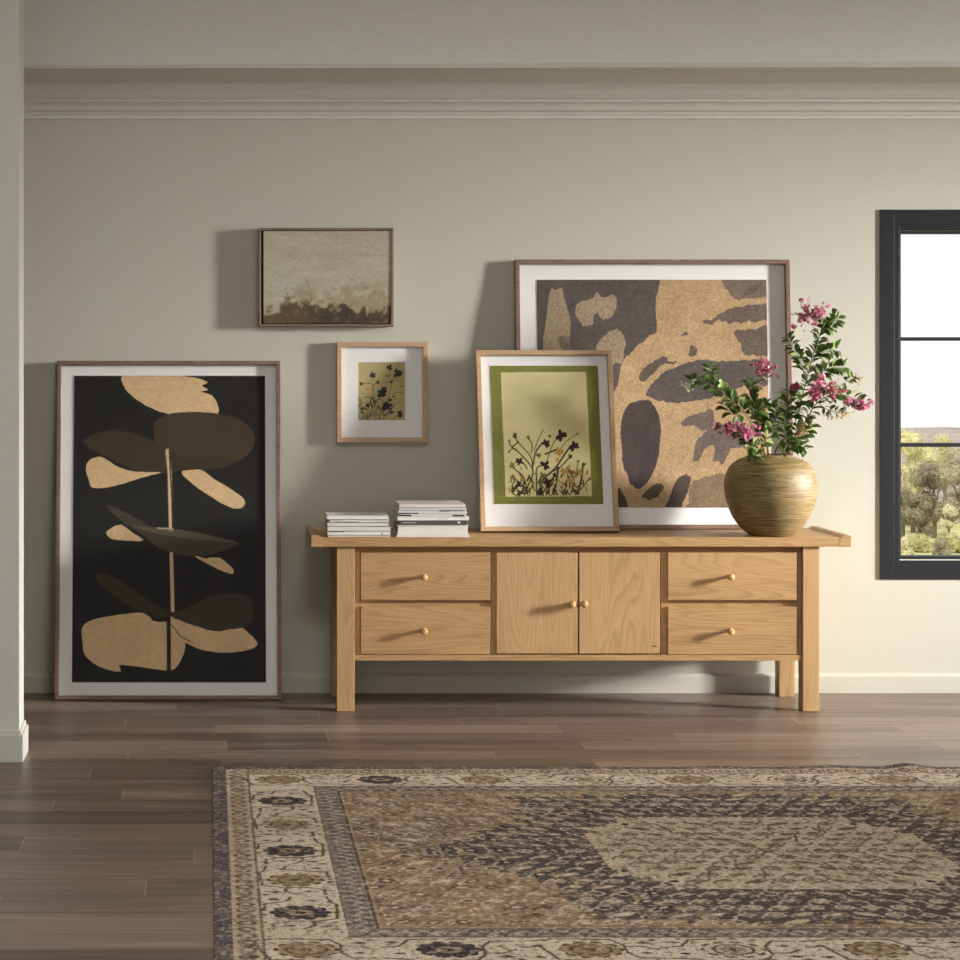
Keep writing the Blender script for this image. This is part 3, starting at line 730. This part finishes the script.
place_stack(BR, [
    (.009, .296, .002, -.006, (228,222,212), 'thin cream book at the bottom of the right stack', (), True),
    (.040, .288, .001, .004, (234,234,230), 'thickest white book low in the right stack', (), False),
    (.018, .272, .003, -.006, (84,82,80), 'dark grey book with small pale lettering in the right stack', ((.04,.24,.55,.16,(190,190,188)), (.86,.90,.6,.4,(225,225,222))), True),
    (.015, .290, .001, .012, (236,235,230), 'wide white book on the dark grey one in the right stack', ((.55,.7,.5,.15,(170,168,165)), (0,1,.03,.07,(120,118,116))), True),
    (.012, .276, -.002, -.014, (226,226,222), 'thin white book with black spine ends in the right stack', ((0,.2,.5,.5,(44,42,42)), (.8,.97,.45,.55,(44,42,42))), True),
    (.012, .280, -.003, .01, (222,222,218), 'thin white book with a black spine bar at left, right stack', ((0,.3,.2,.4,(50,48,48)), (.6,.75,.9,.2,(90,90,90)),(0,1,.04,.09,(104,102,98))), True),
    (.013, .270, .002, -.02, (206,208,208), 'pale grey book second from the top of the right stack', ((.6,.95,.15,.2,(90,88,88)),(0,1,.04,.09,(104,102,98))), True),
    (.015, .266, -.003, .016, (226,212,208), 'pinkish white book on top of the right stack', ((0,1,.04,.09,(104,102,98)),), True)], gr_)

# ---------------------------------------------------------------- vase
VXc, VYc = wx(770.7, -.385), -.385
m_vase, t = mat('brushed_ochre_glaze', rough=.46, spec=.4)
v = t.coord((5, 5, 110)); s1 = t.noise(v, 2.2, 6, .72, .6); s2 = t.noise(t.coord((7, 7, 14)), 1.2, 4)
c = t.ramp(s1, [(.3, lin((74, 58, 34))), (.45, lin((120, 98, 60))), (.56, lin((152, 130, 86))), (.72, lin((188, 170, 124)))])
c = t.mix(t.ramp(s2, [(.42, (0,0,0,1)), (.68, (.55,.55,.55,1))]), c, lin((118, 100, 62)))
t.link(c, t.bs.inputs['Base Color']); t.bump(s1, .5, .003)
bm = bmesh.new()
vp = spline([(.0, 0), (.078, 0), (.1, .010), (.127, .034), (.157, .080), (.178, .135), (.186, .185), (.184, .228), (.166, .276), (.132, .305), (.098, .318), (.088, .327), (.080, .327), (.079, .316), (.115, .296), (.155, .262), (.172, .2), (.160, .13), (.11, .045), (.06, .02), (0, .018)], 4)
lathe(bm, [(max(0, p[0]), p[1]) for p in vp], 72)
bmesh.ops.remove_doubles(bm, verts=bm.verts[:], dist=1e-5)
vase = mesh_obj('ceramic_vase', bm, m_vase, None, True, (VXc, VYc, ZT+.001)); tag(vase, 'round ochre ceramic vase with a brushed glaze holding flowering branches', 'vase')

# ---------------------------------------------------------------- flowering branches
m_stem = plain('bark', (112, 96, 72), .7); m_twig = plain('green_twig', (96, 104, 62), .6)
def leafmat(name, c1, c2):
    m, t = mat(name, rough=.42, spec=.4)
    i = t.noise(t.coord(), 22, 2)
    t.link(t.ramp(i, [(.35, lin(c1)), (.65, lin(c2))]), t.bs.inputs['Base Color'])
    t.bs.inputs['Transmission Weight'].default_value = 0
    tr = t.node('ShaderNodeBsdfTranslucent'); tr.inputs[0].default_value = lin([min(255, x*1.5) for x in c2])
    mx = t.node('ShaderNodeMixShader'); mx.inputs[0].default_value = .22
    out = t.n['Material Output']; t.link(t.bs.outputs[0], mx.inputs[1]); t.link(tr.outputs[0], mx.inputs[2]); t.link(mx.outputs[0], out.inputs[0])
    return m
m_leaf = leafmat('leaf_green', (44, 66, 30), (80, 104, 46)); m_leafl = leafmat('leaf_light', (120, 144, 74), (168, 184, 116))
m_petal = leafmat('petal_pink', (190, 84, 118), (220, 136, 160)); m_petald = leafmat('petal_wine', (140, 62, 86), (186, 110, 122))
m_bud = leafmat('bud_buff', (170, 150, 96), (196, 160, 120)); m_budp = leafmat('bud_white', (200, 205, 170), (222, 222, 190))
def leaf(bm, p, d, L, wd, up, mi=0, fold=.25):
    d = d.normalized(); s = d.cross(up)
    if s.length < 1e-3: s = Vector((1, 0, 0))
    s.normalize(); n = s.cross(d)
    prof = [(0, .05), (.18, .62), (.42, 1), (.7, .88), (.9, .45), (1, .04)]
    rows = []
    for t_, w_ in prof:
        c_ = p+d*L*t_-n*L*.18*t_*t_
        rows.append((bm.verts.new(c_-s*wd*.5*w_+n*wd*fold*w_), bm.verts.new(c_), bm.verts.new(c_+s*wd*.5*w_+n*wd*fold*w_)))
    for a, b in zip(rows, rows[1:]):
        for k in (0, 1):
            f_ = bm.faces.new((a[k], a[k+1], b[k+1], b[k])); f_.material_index = mi; f_.smooth = True
def petal(bm, c_, r, rr, mi=0):
    n = Vector((rr.gauss(0, 1), rr.gauss(0, 1)-.6, rr.gauss(0, 1)+.3)).normalized()
    u = n.orthogonal().normalized(); v_ = n.cross(u); k = 7
    ctr = bm.verts.new(c_)
    rim = [bm.verts.new(c_+(u*math.cos(2*PI*i/k)+v_*math.sin(2*PI*i/k))*r*rr.uniform(.7, 1.15)+n*r*rr.uniform(.1, .6)) for i in range(k)]
    for i in range(k):
        f_ = bm.faces.new((ctr, rim[i], rim[(i+1) % k])); f_.material_index = mi
def bud(bm, c_, r, mi=0):
    res = bmesh.ops.create_icosphere(bm, subdivisions=1, radius=r, matrix=Matrix.Translation(c_))
    for v_ in res['verts']:
        for f_ in v_.link_faces: f_.material_index = mi; f_.smooth = True
PXM = 9.0/F
def pt(px, py, dy=0.0):
    y = VYc+dy; return Vector((wx(px, y), y, wz(py, y)))
def sm(pts, n=5):
    return [Vector(p) for p in spline([tuple(p) for p in pts], n)]
def branch(label, stems, clusters, seed, lm=m_leaf, extra=()):
    """stems: (points, r0, r1, leaf_from, step, leaf_len); clusters: (centre, radius, kind)"""
    rr = random.Random(seed)
    root = empty('flowering_branch', (VXc, VYc, ZT+.02)); tag(root, label, 'branch', 'flowering branches in the vase')
    org = root.location.copy()
    bs = bmesh.new(); bl = bmesh.new(); anchors = []
    for si, (pts, r0, r1, lf, step, LL) in enumerate(stems):
        pp = sm(pts); n = len(pp)
        tube(bs, [p-org for p in pp], [r0+(r1-r0)*i/(n-1) for i in range(n)], 6)
        anchors += pp
        dist = 0; total = sum((pp[i+1]-pp[i]).length for i in range(n-1)); nxt = lf*total; side = 1
        for i in range(n-1):
            seg = pp[i+1]-pp[i]; L = seg.length
            while nxt <= dist+L:
                p = pp[i]+seg*((nxt-dist)/L)
                d0 = seg.normalized(); ax = Vector((rr.uniform(-1, 1), rr.uniform(-1, 1), rr.uniform(-.2, .7)))
                o_ = d0.cross(Vector((0, 1, 0))).normalized()*side
                for s2 in (1, -1):
                    d = (d0*rr.uniform(.2, .8)+o_*s2*rr.uniform(.6, 1)+Vector((0, rr.uniform(-.9, .7), rr.uniform(-.1, .4)))).normalized()
                    l_ = LL*rr.uniform(.85, 1.4)
                    mi = 1 if rr.random() < .18 else 0
                    leaf(bl, p-org+d*.004, d, l_, l_*rr.uniform(.52, .66), Vector((rr.uniform(-.6, .6), rr.uniform(-1.0, .1), 1)).normalized(), mi)
                nxt += step*rr.uniform(.36, .72); side = -side
            dist += L
    mesh_obj('stem', bs, m_stem, root, True)
    for p, d, L in extra: leaf(bl, p-org, d, L, L*.5, Vector((0, -.5, 1)), 1)
    mesh_obj('leaves', bl, [lm, m_leafl], root)
    for c_, R, kind, num in clusters:
        bm = bmesh.new(); near = min(anchors, key=lambda a: (a-c_).length)
        tube(bm, [near-org, (near+c_)/2-org+Vector((0, 0, .006)), c_-org], [.0018, .0014, .001], 5)
        for f_ in bm.faces: f_.material_index = 2
        for k in range(num):
            q = Vector((rr.gauss(0, .45), rr.gauss(0, .45), rr.gauss(0, .4)))*R
            tube(bm, [c_-org, c_-org+q*.5+Vector((0, 0, -.002)), c_-org+q], [.0009, .0008, .0007], 3)
            if kind in ('pink', 'wine', 'mix') and rr.random() < (.8 if kind != 'mix' else .4):
                for j in range(3): petal(bm, c_-org+q+Vector([rr.uniform(-.006, .006) for _ in range(3)]), rr.uniform(.006, .011), rr, 0)
            else:
                bud(bm, c_-org+q, rr.uniform(.003, .0048), 1)
        mats = {'pink': [m_petal, m_bud, m_twig], 'wine': [m_petald, m_petal, m_twig], 'mix': [m_petald, m_bud, m_twig], 'buff': [m_bud, m_bud, m_twig], 'pale': [m_budp, m_budp, m_twig]}[kind]
        for f_ in bm.faces:
            pass
        mesh_obj('blossom', bm, mats, root)
    return root
b0 = Vector((VXc, VYc, ZT+.022))
def rim(dx, dy): return Vector((VXc+dx, VYc+dy, ZT+.33))
branch('long leafy branch arching left over the abstract print, pale buds at its tip', [
    ([b0+Vector((.03, 0, 0)), rim(-.03, -.02), pt(757,437,-.04), pt(744,412,-.07), pt(724,394,-.09), pt(704,382,-.11), pt(689,381,-.12)], .0035, .0014, .66, .020, .034),
    ([pt(744,412,-.07), pt(733,414,-.06), pt(722,403,-.04)], .0018, .001, .2, .018, .034),
    ([pt(717,390,-.1), pt(712,376,-.11), pt(711,366,-.12)], .0015, .001, .3, .014, .028),
    ([pt(750,422,-.06), pt(757,412,-.05), pt(768,404,-.05)], .0018, .001, .2, .018, .034)],
    [(pt(687,386,-.12), .030, 'pale', 26)], 11,
    extra=[(pt(712,372,-.12), Vector((-.7, -.5, .5)), .034), (pt(706,378,-.12), Vector((.2, -.8, .8)), .03), (pt(697,380,-.13), Vector((-.8,-.4,-.1)), .028)])
branch('branch left of centre with wine-pink blossom against the right edge of the abstract print', [
    ([b0+Vector((.02, .02, 0)), rim(-.01, 0), pt(764,438,0), pt(758,415,.0), pt(750,395,-.01), pt(753,383,-.02)], .0032, .0014, .62, .018, .038),
    ([pt(764,435,0), pt(775,425,.0), pt(772,405,.0)], .002, .001, .2, .018, .034),
    ([pt(751,395,-.01), pt(757,386,-.03), pt(763,376,-.03)], .0016, .001, .8, .03, .03)],
    [(pt(764,369,-.03), .046, 'wine', 46)], 12)
branch('low left branch bearing the bright pink blossom above the vase shoulder', [
    ([b0+Vector((.04, -.02, 0)), rim(-.045, -.03), pt(752,447,-.1), pt(744,437,-.13), pt(735,428,-.14)], .0028, .0012, .68, .018, .034),
    ([pt(760,448,-.08), pt(768,438,-.08), pt(772,430,-.07)], .0016, .001, .1, .018, .034),
    ([rim(-.05, -.02), pt(752,456,-.09), pt(760,455,-.1)], .0014, .001, .3, .014, .028)],
    [(pt(747,432,-.15), .042, 'pink', 44), (pt(729,428,-.14), .032, 'wine', 22), (pt(717,426,-.13), .015, 'wine', 9)], 13)
branch('tallest branch rising right of centre, wine and pink blossom at the top', [
    ([b0+Vector((-.03, .02, 0)), rim(.02, .02), pt(792,430,.03), pt(804,390,.03), pt(812,358,.02), pt(819,338,.01), pt(823,322,.0)], .0036, .0016, .62, .024, .034),
    ([pt(806,384,.03), pt(801,362,.02), pt(793,346,.01), pt(788,337,.0)], .0018, .001, .25, .019, .033),
    ([pt(812,358,.02), pt(824,352,.0), pt(836,350,-.01)], .0016, .001, .2, .016, .033),
    ([pt(821,330,.0), pt(830,326,-.01), pt(838,318,-.01)], .0016, .001, .1, .012, .034)],
    [(pt(808,314,.0), .058, 'mix', 60), (pt(819,311,-.02), .034, 'pink', 26)], 14)
branch('right-hand branch reaching towards the window, pink blossom at its tip', [
    ([b0+Vector((-.04, -.02, 0)), rim(.04, -.02), pt(803,425,-.05), pt(818,402,-.07), pt(838,394,-.08), pt(860,401,-.08)], .0032, .0012, .50, .026, .034),
    ([pt(812,408,-.06), pt(816,385,-.07), pt(826,370,-.06), pt(845,367,-.06)], .0018, .001, .3, .017, .034),
    ([pt(818,402,-.07), pt(828,410,-.08), pt(842,413,-.09)], .0014, .0008, .3, .035, .024),
    ([pt(838,394,-.08), pt(846,382,-.08), pt(855,377,-.08)], .0014, .0008, .6, .03, .026)],
    [(pt(819,384,-.09), .040, 'pink', 36), (pt(815,394,-.1), .030, 'pink', 22), (pt(834,388,-.1), .048, 'mix', 46), (pt(862,403,-.09), .038, 'pink', 30),
     (pt(848,401,-.09), .022, 'pink', 12), (pt(843,413,-.09), .040, 'buff', 26), (pt(856,378,-.08), .026, 'buff', 16), (pt(828,415,-.08), .026, 'buff', 14)], 15)
branch('short leafy branch low at the right of the vase mouth, buff buds among its leaves', [
    ([b0+Vector((-.03, .0, 0)), rim(.05, 0), pt(797,443,-.02), pt(806,432,-.03), pt(812,424,-.04)], .0028, .0012, .66, .013, .034),
    ([rim(.045, -.02), pt(797,446,-.07), pt(806,450,-.09)], .0014, .001, .3, .014, .028),
    ([pt(790,447,-.02), pt(785,430,-.04), pt(786,415,-.05), pt(789,392,-.05)], .002, .001, .15, .019, .034),
    ([pt(787,420,-.04), pt(797,412,-.04), pt(801,402,-.04)], .0016, .001, .2, .017, .032)],
    [(pt(803,430,-.06), .036, 'buff', 34), (pt(793,387,-.06), .022, 'wine', 16), (pt(800,412,-.05), .022, 'pale', 12)], 16)

# ---------------------------------------------------------------- rug
RX0, RW, RD, RY1 = .015, 3.22, 2.55, CY+7.695
nx, ny = 860, 600
cv = Canvas((0, 0, RW, RD), nx, ny, (150, 128, 100))
U = cv.X; Vv = cv.Y
mu = np.minimum(U, RW-U); mv = np.minimum(Vv, RD-Vv); dE = np.minimum(mu, mv)
r1 = rng.rand(ny, nx); r2 = vnoise(nx, ny, 300, 220, 90, 2); r3 = vnoise(nx, ny, 14, 12, 91, 4); r4 = vnoise(nx, ny, 80, 60, 92, 3)
CRM = (206, 194, 178); CHA = (76, 70, 72); BRN = (152, 132, 112); GLD = (150, 132, 106); LGT = (212, 200, 184)
# field
dU = np.abs(U-RW/2); dV = np.abs(Vv-RD/2)
q = .045
sU = np.floor(dU/q)*q; sV = np.floor(dV/q)*q
cv.blend(np.ones_like(U), BRN)
cv.blend(np.clip((r3-.5)*5, 0, 1), (162, 138, 110), .7)
cv.blend(np.clip((.5-r3)*5, 0, 1), (138, 122, 108), .6)
jj = (r4-.5)*.10
outer = (((sU+jj)/1.02+(sV)/1.35 < .93) & (sV < .77)) | ((sU+jj < .62) & (sV < .74))
gap = outer & (((sU)/1.02+(sV)/1.35 > .80) & ((sU)/1.02+(sV)/1.35 < .845))
cv.blend(outer.astype(float), (90, 82, 82)); cv.blend(gap.astype(float), (150, 130, 106), .8)
mid = (sU < .80-sV*.9) & (sV < .66)
inner = (sV < .43) & (sU < .49-np.maximum(0, sV-.14)*.65)
cv.blend(inner.astype(float), (194, 180, 160))
edge_in = (sV < .455) & (sU < .52-np.maximum(0, sV-.14)*.65) & ~inner
cv.blend(edge_in.astype(float), (100, 88, 80), .7)
# small all-over motifs of the field: rosettes, hooks and bars on a lattice, mirrored about both axes
rr = random.Random(21)
pv = .072; pu = .078
for a in range(0, 21):
    for b in range(0, 15):
        u_ = a*pu+(pu/2 if b % 2 else 0); v_ = b*pv
        if v_ > RD/2-.43 or u_ > RW/2-.43: continue
        ins_in = v_ < .41 and u_ < .47-max(0, v_-.14)*.65
        s_out = u_/1.02+v_/1.35 < .93 and v_ < .77 or (u_ < .6 and v_ < .74)
        kind = rr.randrange(4); dark = (84, 74, 70); lt = LGT
        if ins_in: fill = rr.choice([(136,116,96), (118,102,92), (146,126,100)]); ol = (92, 80, 76)
        elif s_out: fill = rr.choice([(188,174,154), (140,126,112), (60,54,58), (170,154,134)]); ol = LGT
        else: fill = rr.choice([(120,98,76), (190,174,152), (104,92,84), (158,132,98)]); ol = rr.choice([LGT, LGT, (92,80,74), (196,180,158)])
        R = rr.uniform(.020, .031)
        jx, jy = rr.uniform(-.006, .006), rr.uniform(-.006, .006)
        for su in (1, -1):
            for sv in (1, -1):
                x = RW/2+su*u_+jx; y = RD/2+sv*v_+jy
                if kind == 0:
                    cv.ell(x, y, R, R*.9, ol, 0, .85, ring=.5); cv.ell(x, y, R*.5, R*.5, fill)
                elif kind == 1:
                    for k in range(6):
                        an = k*PI/3; cv.ell(x+math.cos(an)*R*.7, y+math.sin(an)*R*.7, R*.34, R*.34, fill)
                    cv.ell(x, y, R*.3, R*.3, ol)
                elif kind == 2:
                    cv.ell(x, y, R*1.25, R*.62, fill, su*sv*.6); cv.ell(x, y, R*.6, R*.25, ol, su*sv*.6)
                else:
                    cv.poly([(x-R, y), (x, y-R), (x+R, y), (x, y+R)], ol, .8, None, False); cv.poly([(x-R*.6, y), (x, y-R*.6), (x+R*.6, y), (x, y+R*.6)], fill, 1, None, False)
                # link hooks
                dd = .5*pu
                cv.line([(x+R*.9*su, y), (x+dd*su, y+.3*pv*sv), (x+dd*su, y+.5*pv*sv)], .009, ol, .7)
# vines in the cream centre
for su in (1, -1):
    for sv in (1, -1):
        pts = [(RW/2+su*x, RD/2+sv*y) for x, y in ((0, .0), (.05, .1), (.12, .12), (.14, .22), (.22, .24), (.25, .36), (.3, .4))]
        cv.line(pts, .008, (100, 86, 76), .9)
        pts = [(RW/2+su*x, RD/2+sv*y) for x, y in ((.02, .40), (.09, .34), (.07, .25), (.18, .2), (.3, .1), (.36, .16), (.44, .05))]
        cv.line(pts, .007, (104, 90, 80), .8)
# outlines of medallion steps, light
cv.blend(((((sU+jj)/1.02+sV/1.35) > .93) & (((sU+jj)/1.02+sV/1.35) < .97) & (sV < .8)).astype(float), (176, 158, 134), .55)
# guard band
g = (dE > .337) & (dE < .415)
cv.blend(g.astype(float), (138, 128, 122))
ph = np.where(mu < mv, Vv, U)
tri = (np.abs(((ph/.05) % 1)-.5)*2)
cv.blend((g & (np.abs(tri*.055+.35-dE) < .009)).astype(float), (80, 72, 72), .8)
cv.blend((g & (np.abs((1-tri)*.03+.365-dE) < .004)).astype(float), LGT, .7)
cv.blend(((dE > .334) & (dE < .341)).astype(float), (96, 84, 76), .9)
cv.blend(((dE > .411) & (dE < .419)).astype(float), (84, 70, 58), .9)
cv.blend(((dE > .419) & (dE < .426)).astype(float), (176, 158, 134), .6)
# main cream border
mb = (dE > .12) & (dE <= .334)
cv.blend(mb.astype(float), CRM)
cv.blend((mb & (r3 > .5)).astype(float), (192, 178, 160), .5)
cv.blend(((dE > .118) & (dE < .126)).astype(float), (112, 98, 86), .9)
# outer brown band with paired motifs, dark selvedge
ob = (dE > .046) & (dE <= .118)
cv.blend(ob.astype(float), (184, 166, 146))
c1 = np.abs(((ph/.062) % 1)-.5)
cv.blend((ob & (np.abs(np.hypot(c1*.062, (dE-.083)*.8)-.016) < .005)).astype(float), (92, 80, 72), .8)
cv.blend((ob & (np.abs(c1-.5) < .07) & (np.abs(dE-.083) < .02)).astype(float), (104, 90, 78), .7)
def palmette(x, y, kind, horiz):
    dk = {0: (156, 136, 106), 1: (78, 72, 74), 2: (196, 182, 162)}[kind]
    ol = {0: (96, 80, 62), 1: (52, 46, 50), 2: (90, 76, 68)}[kind]
    rx, ry = (.074, .066)
    for k in range(10):
        an = k*PI/5; cv.ell(x+math.cos(an)*rx*.86, y+math.sin(an)*ry*.86, .018, .018, ol)
    cv.ell(x, y, rx*.95, ry*.95, dk); cv.ell(x, y, rx*.72, ry*.72, ol, 0, .9, ring=.68); cv.ell(x, y, rx*.45, ry*.45, (150, 134, 112)); cv.ell(x, y, rx*.2, ry*.2, ol)
def vine(x, y, along, k):
    """angular vine, leaf diamonds and small hooks between two palmettes"""
    def T(a, b): return (x+a, y+b) if along == 'u' else (x+b, y+a)
    ln = lambda p, w_=.0085: cv.line([T(a, b) for a, b in p], w_, (92, 80, 74), .95)
    s = 1 if k % 2 else -1
    ln([(-.163, .075*s), (-.10, .085*s), (-.085, .098*s), (.06, .092*s), (.085, .04*s), (.085, -.03*s), (.11, -.075*s), (.163, -.075*s)])
    ln([(-.163, -.02), (-.12, -.03), (-.09, -.09*s), (-.02, -.095*s)]); ln([(.09, .03*s), (.13, .03*s), (.163, 0)])
    for a, b, r in ((.135, .06, .014), (-.135, -.065, .014), (.13, -.03, .011), (-.125, .035, .012), (0, .094, .010), (.02, -.096, .010), (.163, .085, .011)):
        c_ = T(a, b*s); cv.poly([(c_[0]-r*1.5, c_[1]), (c_[0], c_[1]-r*.8), (c_[0]+r*1.5, c_[1]), (c_[0], c_[1]+r*.8)], rr.choice([(84,72,70), (112,92,70), (70,64,68)]), 1, None, False)
    for _ in range(4):
        a, b = rr.uniform(-.15, .15), rr.choice([-1, 1])*rr.uniform(.082, .1); c_ = T(a, b); cv.ell(c_[0], c_[1], .008, .006, (110, 94, 84))
seqU = [0, 1, 0, 2]; nU = 9; stU = (RW-2*.225)/(nU-1)
for k in range(nU):
    kk = min(k, nU-1-k)
    for y in (.225, RD-.225):
        vine(.225+k*stU, y, 'u', k)
        palmette(.225+k*stU, y, seqU[kk % 4], True)
nV = 7; stV = (RD-2*.225)/(nV-1)
for k in range(1, nV-1):
    for x in (.225, RW-.225):
        vine(x, .225+k*stV, 'v', k)
        palmette(x, .225+k*stV, 1 if k % 2 else 0, False)
sel = dE <= .046
cv.blend(sel.astype(float), (88, 82, 86))
# yarn speckle and worn patches
cv.blend((r2 > .66).astype(float)*(r4 > .35), (214, 204, 190), .5)
cv.blend((r2 < .34).astype(float), (84, 74, 70), .4)
cv.blend((sel & (r1 > .8)).astype(float), (150, 144, 140), .55)
cv.blend((r3 > .60).astype(float)*.6*(r4 > .5), (176, 162, 140), .35)
cv.a *= (1+(r1-.5)*.26)[..., None]*np.array([1.03, 1.0, .965])
xs = RX0+U; ys = RY1-Vv
hgt = .009+.0015*np.sin(U*9+Vv*5)*0
wav = .014*np.exp(-((U-2.42)/.06)**2-((Vv)/.10)**2)+.006*np.exp(-((U-2.15)/.12)**2-((Vv)/.1)**2)+.004*np.exp(-((U-1.75)/.1)**2-((Vv)/.05)**2)
P = np.stack([xs, ys, hgt+wav], -1)
rug = grid_mesh('area_rug', cv, P-np.array([RX0+RW/2, RY1-RD/2, 0]), m_rug, None, skirt=(0, 0, -.0085))
rug.location = (RX0+RW/2, RY1-RD/2, 0)
tag(rug, 'faded patterned rug with a cream border and charcoal medallion on the plank floor', 'rug')

# ---------------------------------------------------------------- outdoors beyond the window
GZ = -3.5
m_grass = plain('meadow', (188, 184, 130), .9, .1, .12, 1.5)
m_hill = plain('hill_scrub', (160, 148, 140), .95, .1, .1, .4)
bm = bmesh.new(); box(bm, -60, 160, .6, 53, GZ-.2, GZ); struct(mesh_obj('ground_outside', bm, m_grass))
bm = bmesh.new(); box(bm, XL-.2, XR+.2, 0, .3, GZ, -.12); struct(mesh_obj('wall_foundation', bm, m_trim))
bm = bmesh.new()    # far ridge
n = 80; prev = None
for i in range(n+1):
    x = -100+i*5; h = -6.2+1.5*mnoise.noise((x*.03, 3, 0))+.5*mnoise.noise((x*.2, 7, 0))-.02*(x-60)
    row_ = [bm.verts.new((x, 54, -14)), bm.verts.new((x, 110, -13)), bm.verts.new((x, 200, h)), bm.verts.new((x, 260, -16))]
    if prev:
        for k in range(3): bm.faces.new((prev[k], row_[k], row_[k+1], prev[k+1]))
    prev = row_
struct(mesh_obj('hills', bm, m_hill))
def folmat(name, a, b):
    m, t = mat(name, rough=.8, spec=.1)
    t.link(t.ramp(t.noise(t.coord(), 2.5, 3), [(.35, lin(a)), (.65, lin(b))]), t.bs.inputs['Base Color']); return m
fm = [folmat('sunlit_foliage', (196, 188, 136), (226, 218, 168)), folmat('grey_foliage', (160, 148, 122), (190, 178, 148)), folmat('pale_foliage', (214, 204, 166), (236, 228, 194)), folmat('dark_foliage', (140, 128, 106), (172, 160, 128))]  # tones paled to put the outdoor haze into the foliage colour
m_trunk = plain('tree_bark', (120, 108, 90), .9)
def tree(name, label, cat, x, y, h, r, m, seed, group, trunk=True):
    rr = random.Random(seed); o = empty(name, (x, y, GZ)); tag(o, label, cat, group)
    bm = bmesh.new()
    blobs = []
    for k in range(9 if trunk else 6):
        a = rr.uniform(0, 2*PI); q_ = rr.uniform(0, .75)*r; zz = rr.uniform(.25 if trunk else .05, .85)*h
        blobs.append((Vector((math.cos(a)*q_, math.sin(a)*q_, zz)), r*rr.uniform(.4, .75)))
    for c_, R in blobs:
        for k in range(900):
            d = Vector((rr.gauss(0, 1), rr.gauss(0, 1), rr.gauss(0, 1))).normalized(); p = c_+d*R*(.5+.62*abs(mnoise.noise(d*3.1+c_*5)))*rr.uniform(.8, 1.25)
            if p.z < .03: p.z = abs(p.z)+.03
            s = rr.uniform(.014, .034); u_ = d.orthogonal().normalized(); u_.rotate(Matrix.Rotation(rr.uniform(0, 6.28), 3, d)); v_ = d.cross(u_)
            u_ = (u_+d*rr.uniform(-.8, .8)).normalized()
            bm.faces.new([bm.verts.new(p+q2) for q2 in (-u_*s, -v_*s*.5, u_*s, v_*s*.5)])
        res = bmesh.ops.create_icosphere(bm, subdivisions=3, radius=R*.5, matrix=Matrix.Translation(c_))
        for v_ in res['verts']: v_.co = c_+(v_.co-c_)*(.75+.9*abs(mnoise.noise((v_.co-c_)/R*6+c_*5)))
    for v_ in bm.verts:
        if v_.co.z < .01: v_.co.z = .01
    mesh_obj('foliage', bm, m, o)
    bm = bmesh.new(); tube(bm, [(0, 0, 0), (.03, 0, h*.3), (0, .02, h*.6)], [.07 if trunk else .03, .05 if trunk else .02, .02], 7)
    for k in range(3): a = k*2.1+rr.random(); tube(bm, [(.02, 0, h*.3), (math.cos(a)*r*.4, math.sin(a)*r*.4, h*.6)], [.03, .012], 5)
    mesh_obj('trunk', bm, m_trunk, o)
    return o
g_ = 'trees beyond the window'
def ox(px, y): return wx(px, y)
for px, y, h, r, k, lab in (
    (913, 49.2, 2.9, .95, 0, 'sunlit yellow-green tree rising tallest at the left of the window view'),
    (964, 46, 2.65, .8, 1, 'dull brownish tree at the right edge of the window view'),
    (934, 47.5, 2.1, .62, 3, 'dark tree in the middle of the window view'),
    (947, 44.6, 1.35, .24, 2, 'feathery pale young tree in front of the dark one seen through the window'),
    (902, 46.5, 1.75, .5, 1, 'greyish low tree at the left window edge'),
    (918, 45.6, 1.45, .42, 3, 'dark low tree in front of the tallest yellow-green one'),
    (944, 52.3, 2.7, .6, 0, 'yellow-green tree partly hidden behind the dark middle tree')):
    tree('tree', lab, 'tree', ox(px, y), y, h, r, fm[k], int(px), g_)
for i, (px, y, h, r, k, lab) in enumerate(((902, 42.6, .6, .3, 2, 'pale low bush at the left of the meadow outside'), (920, 43.7, .42, .34, 0, 'rounded yellow-green bush second from left on the meadow'),
        (940, 42.5, .44, .36, 1, 'greyish bush in the middle of the meadow outside'), (957, 43.6, .5, .32, 0, 'yellow-green bush at the right of the meadow outside'))):
    tree('bush', lab, 'bush', ox(px, y), y, h, r, fm[k], 40+i, 'bushes on the meadow', False)
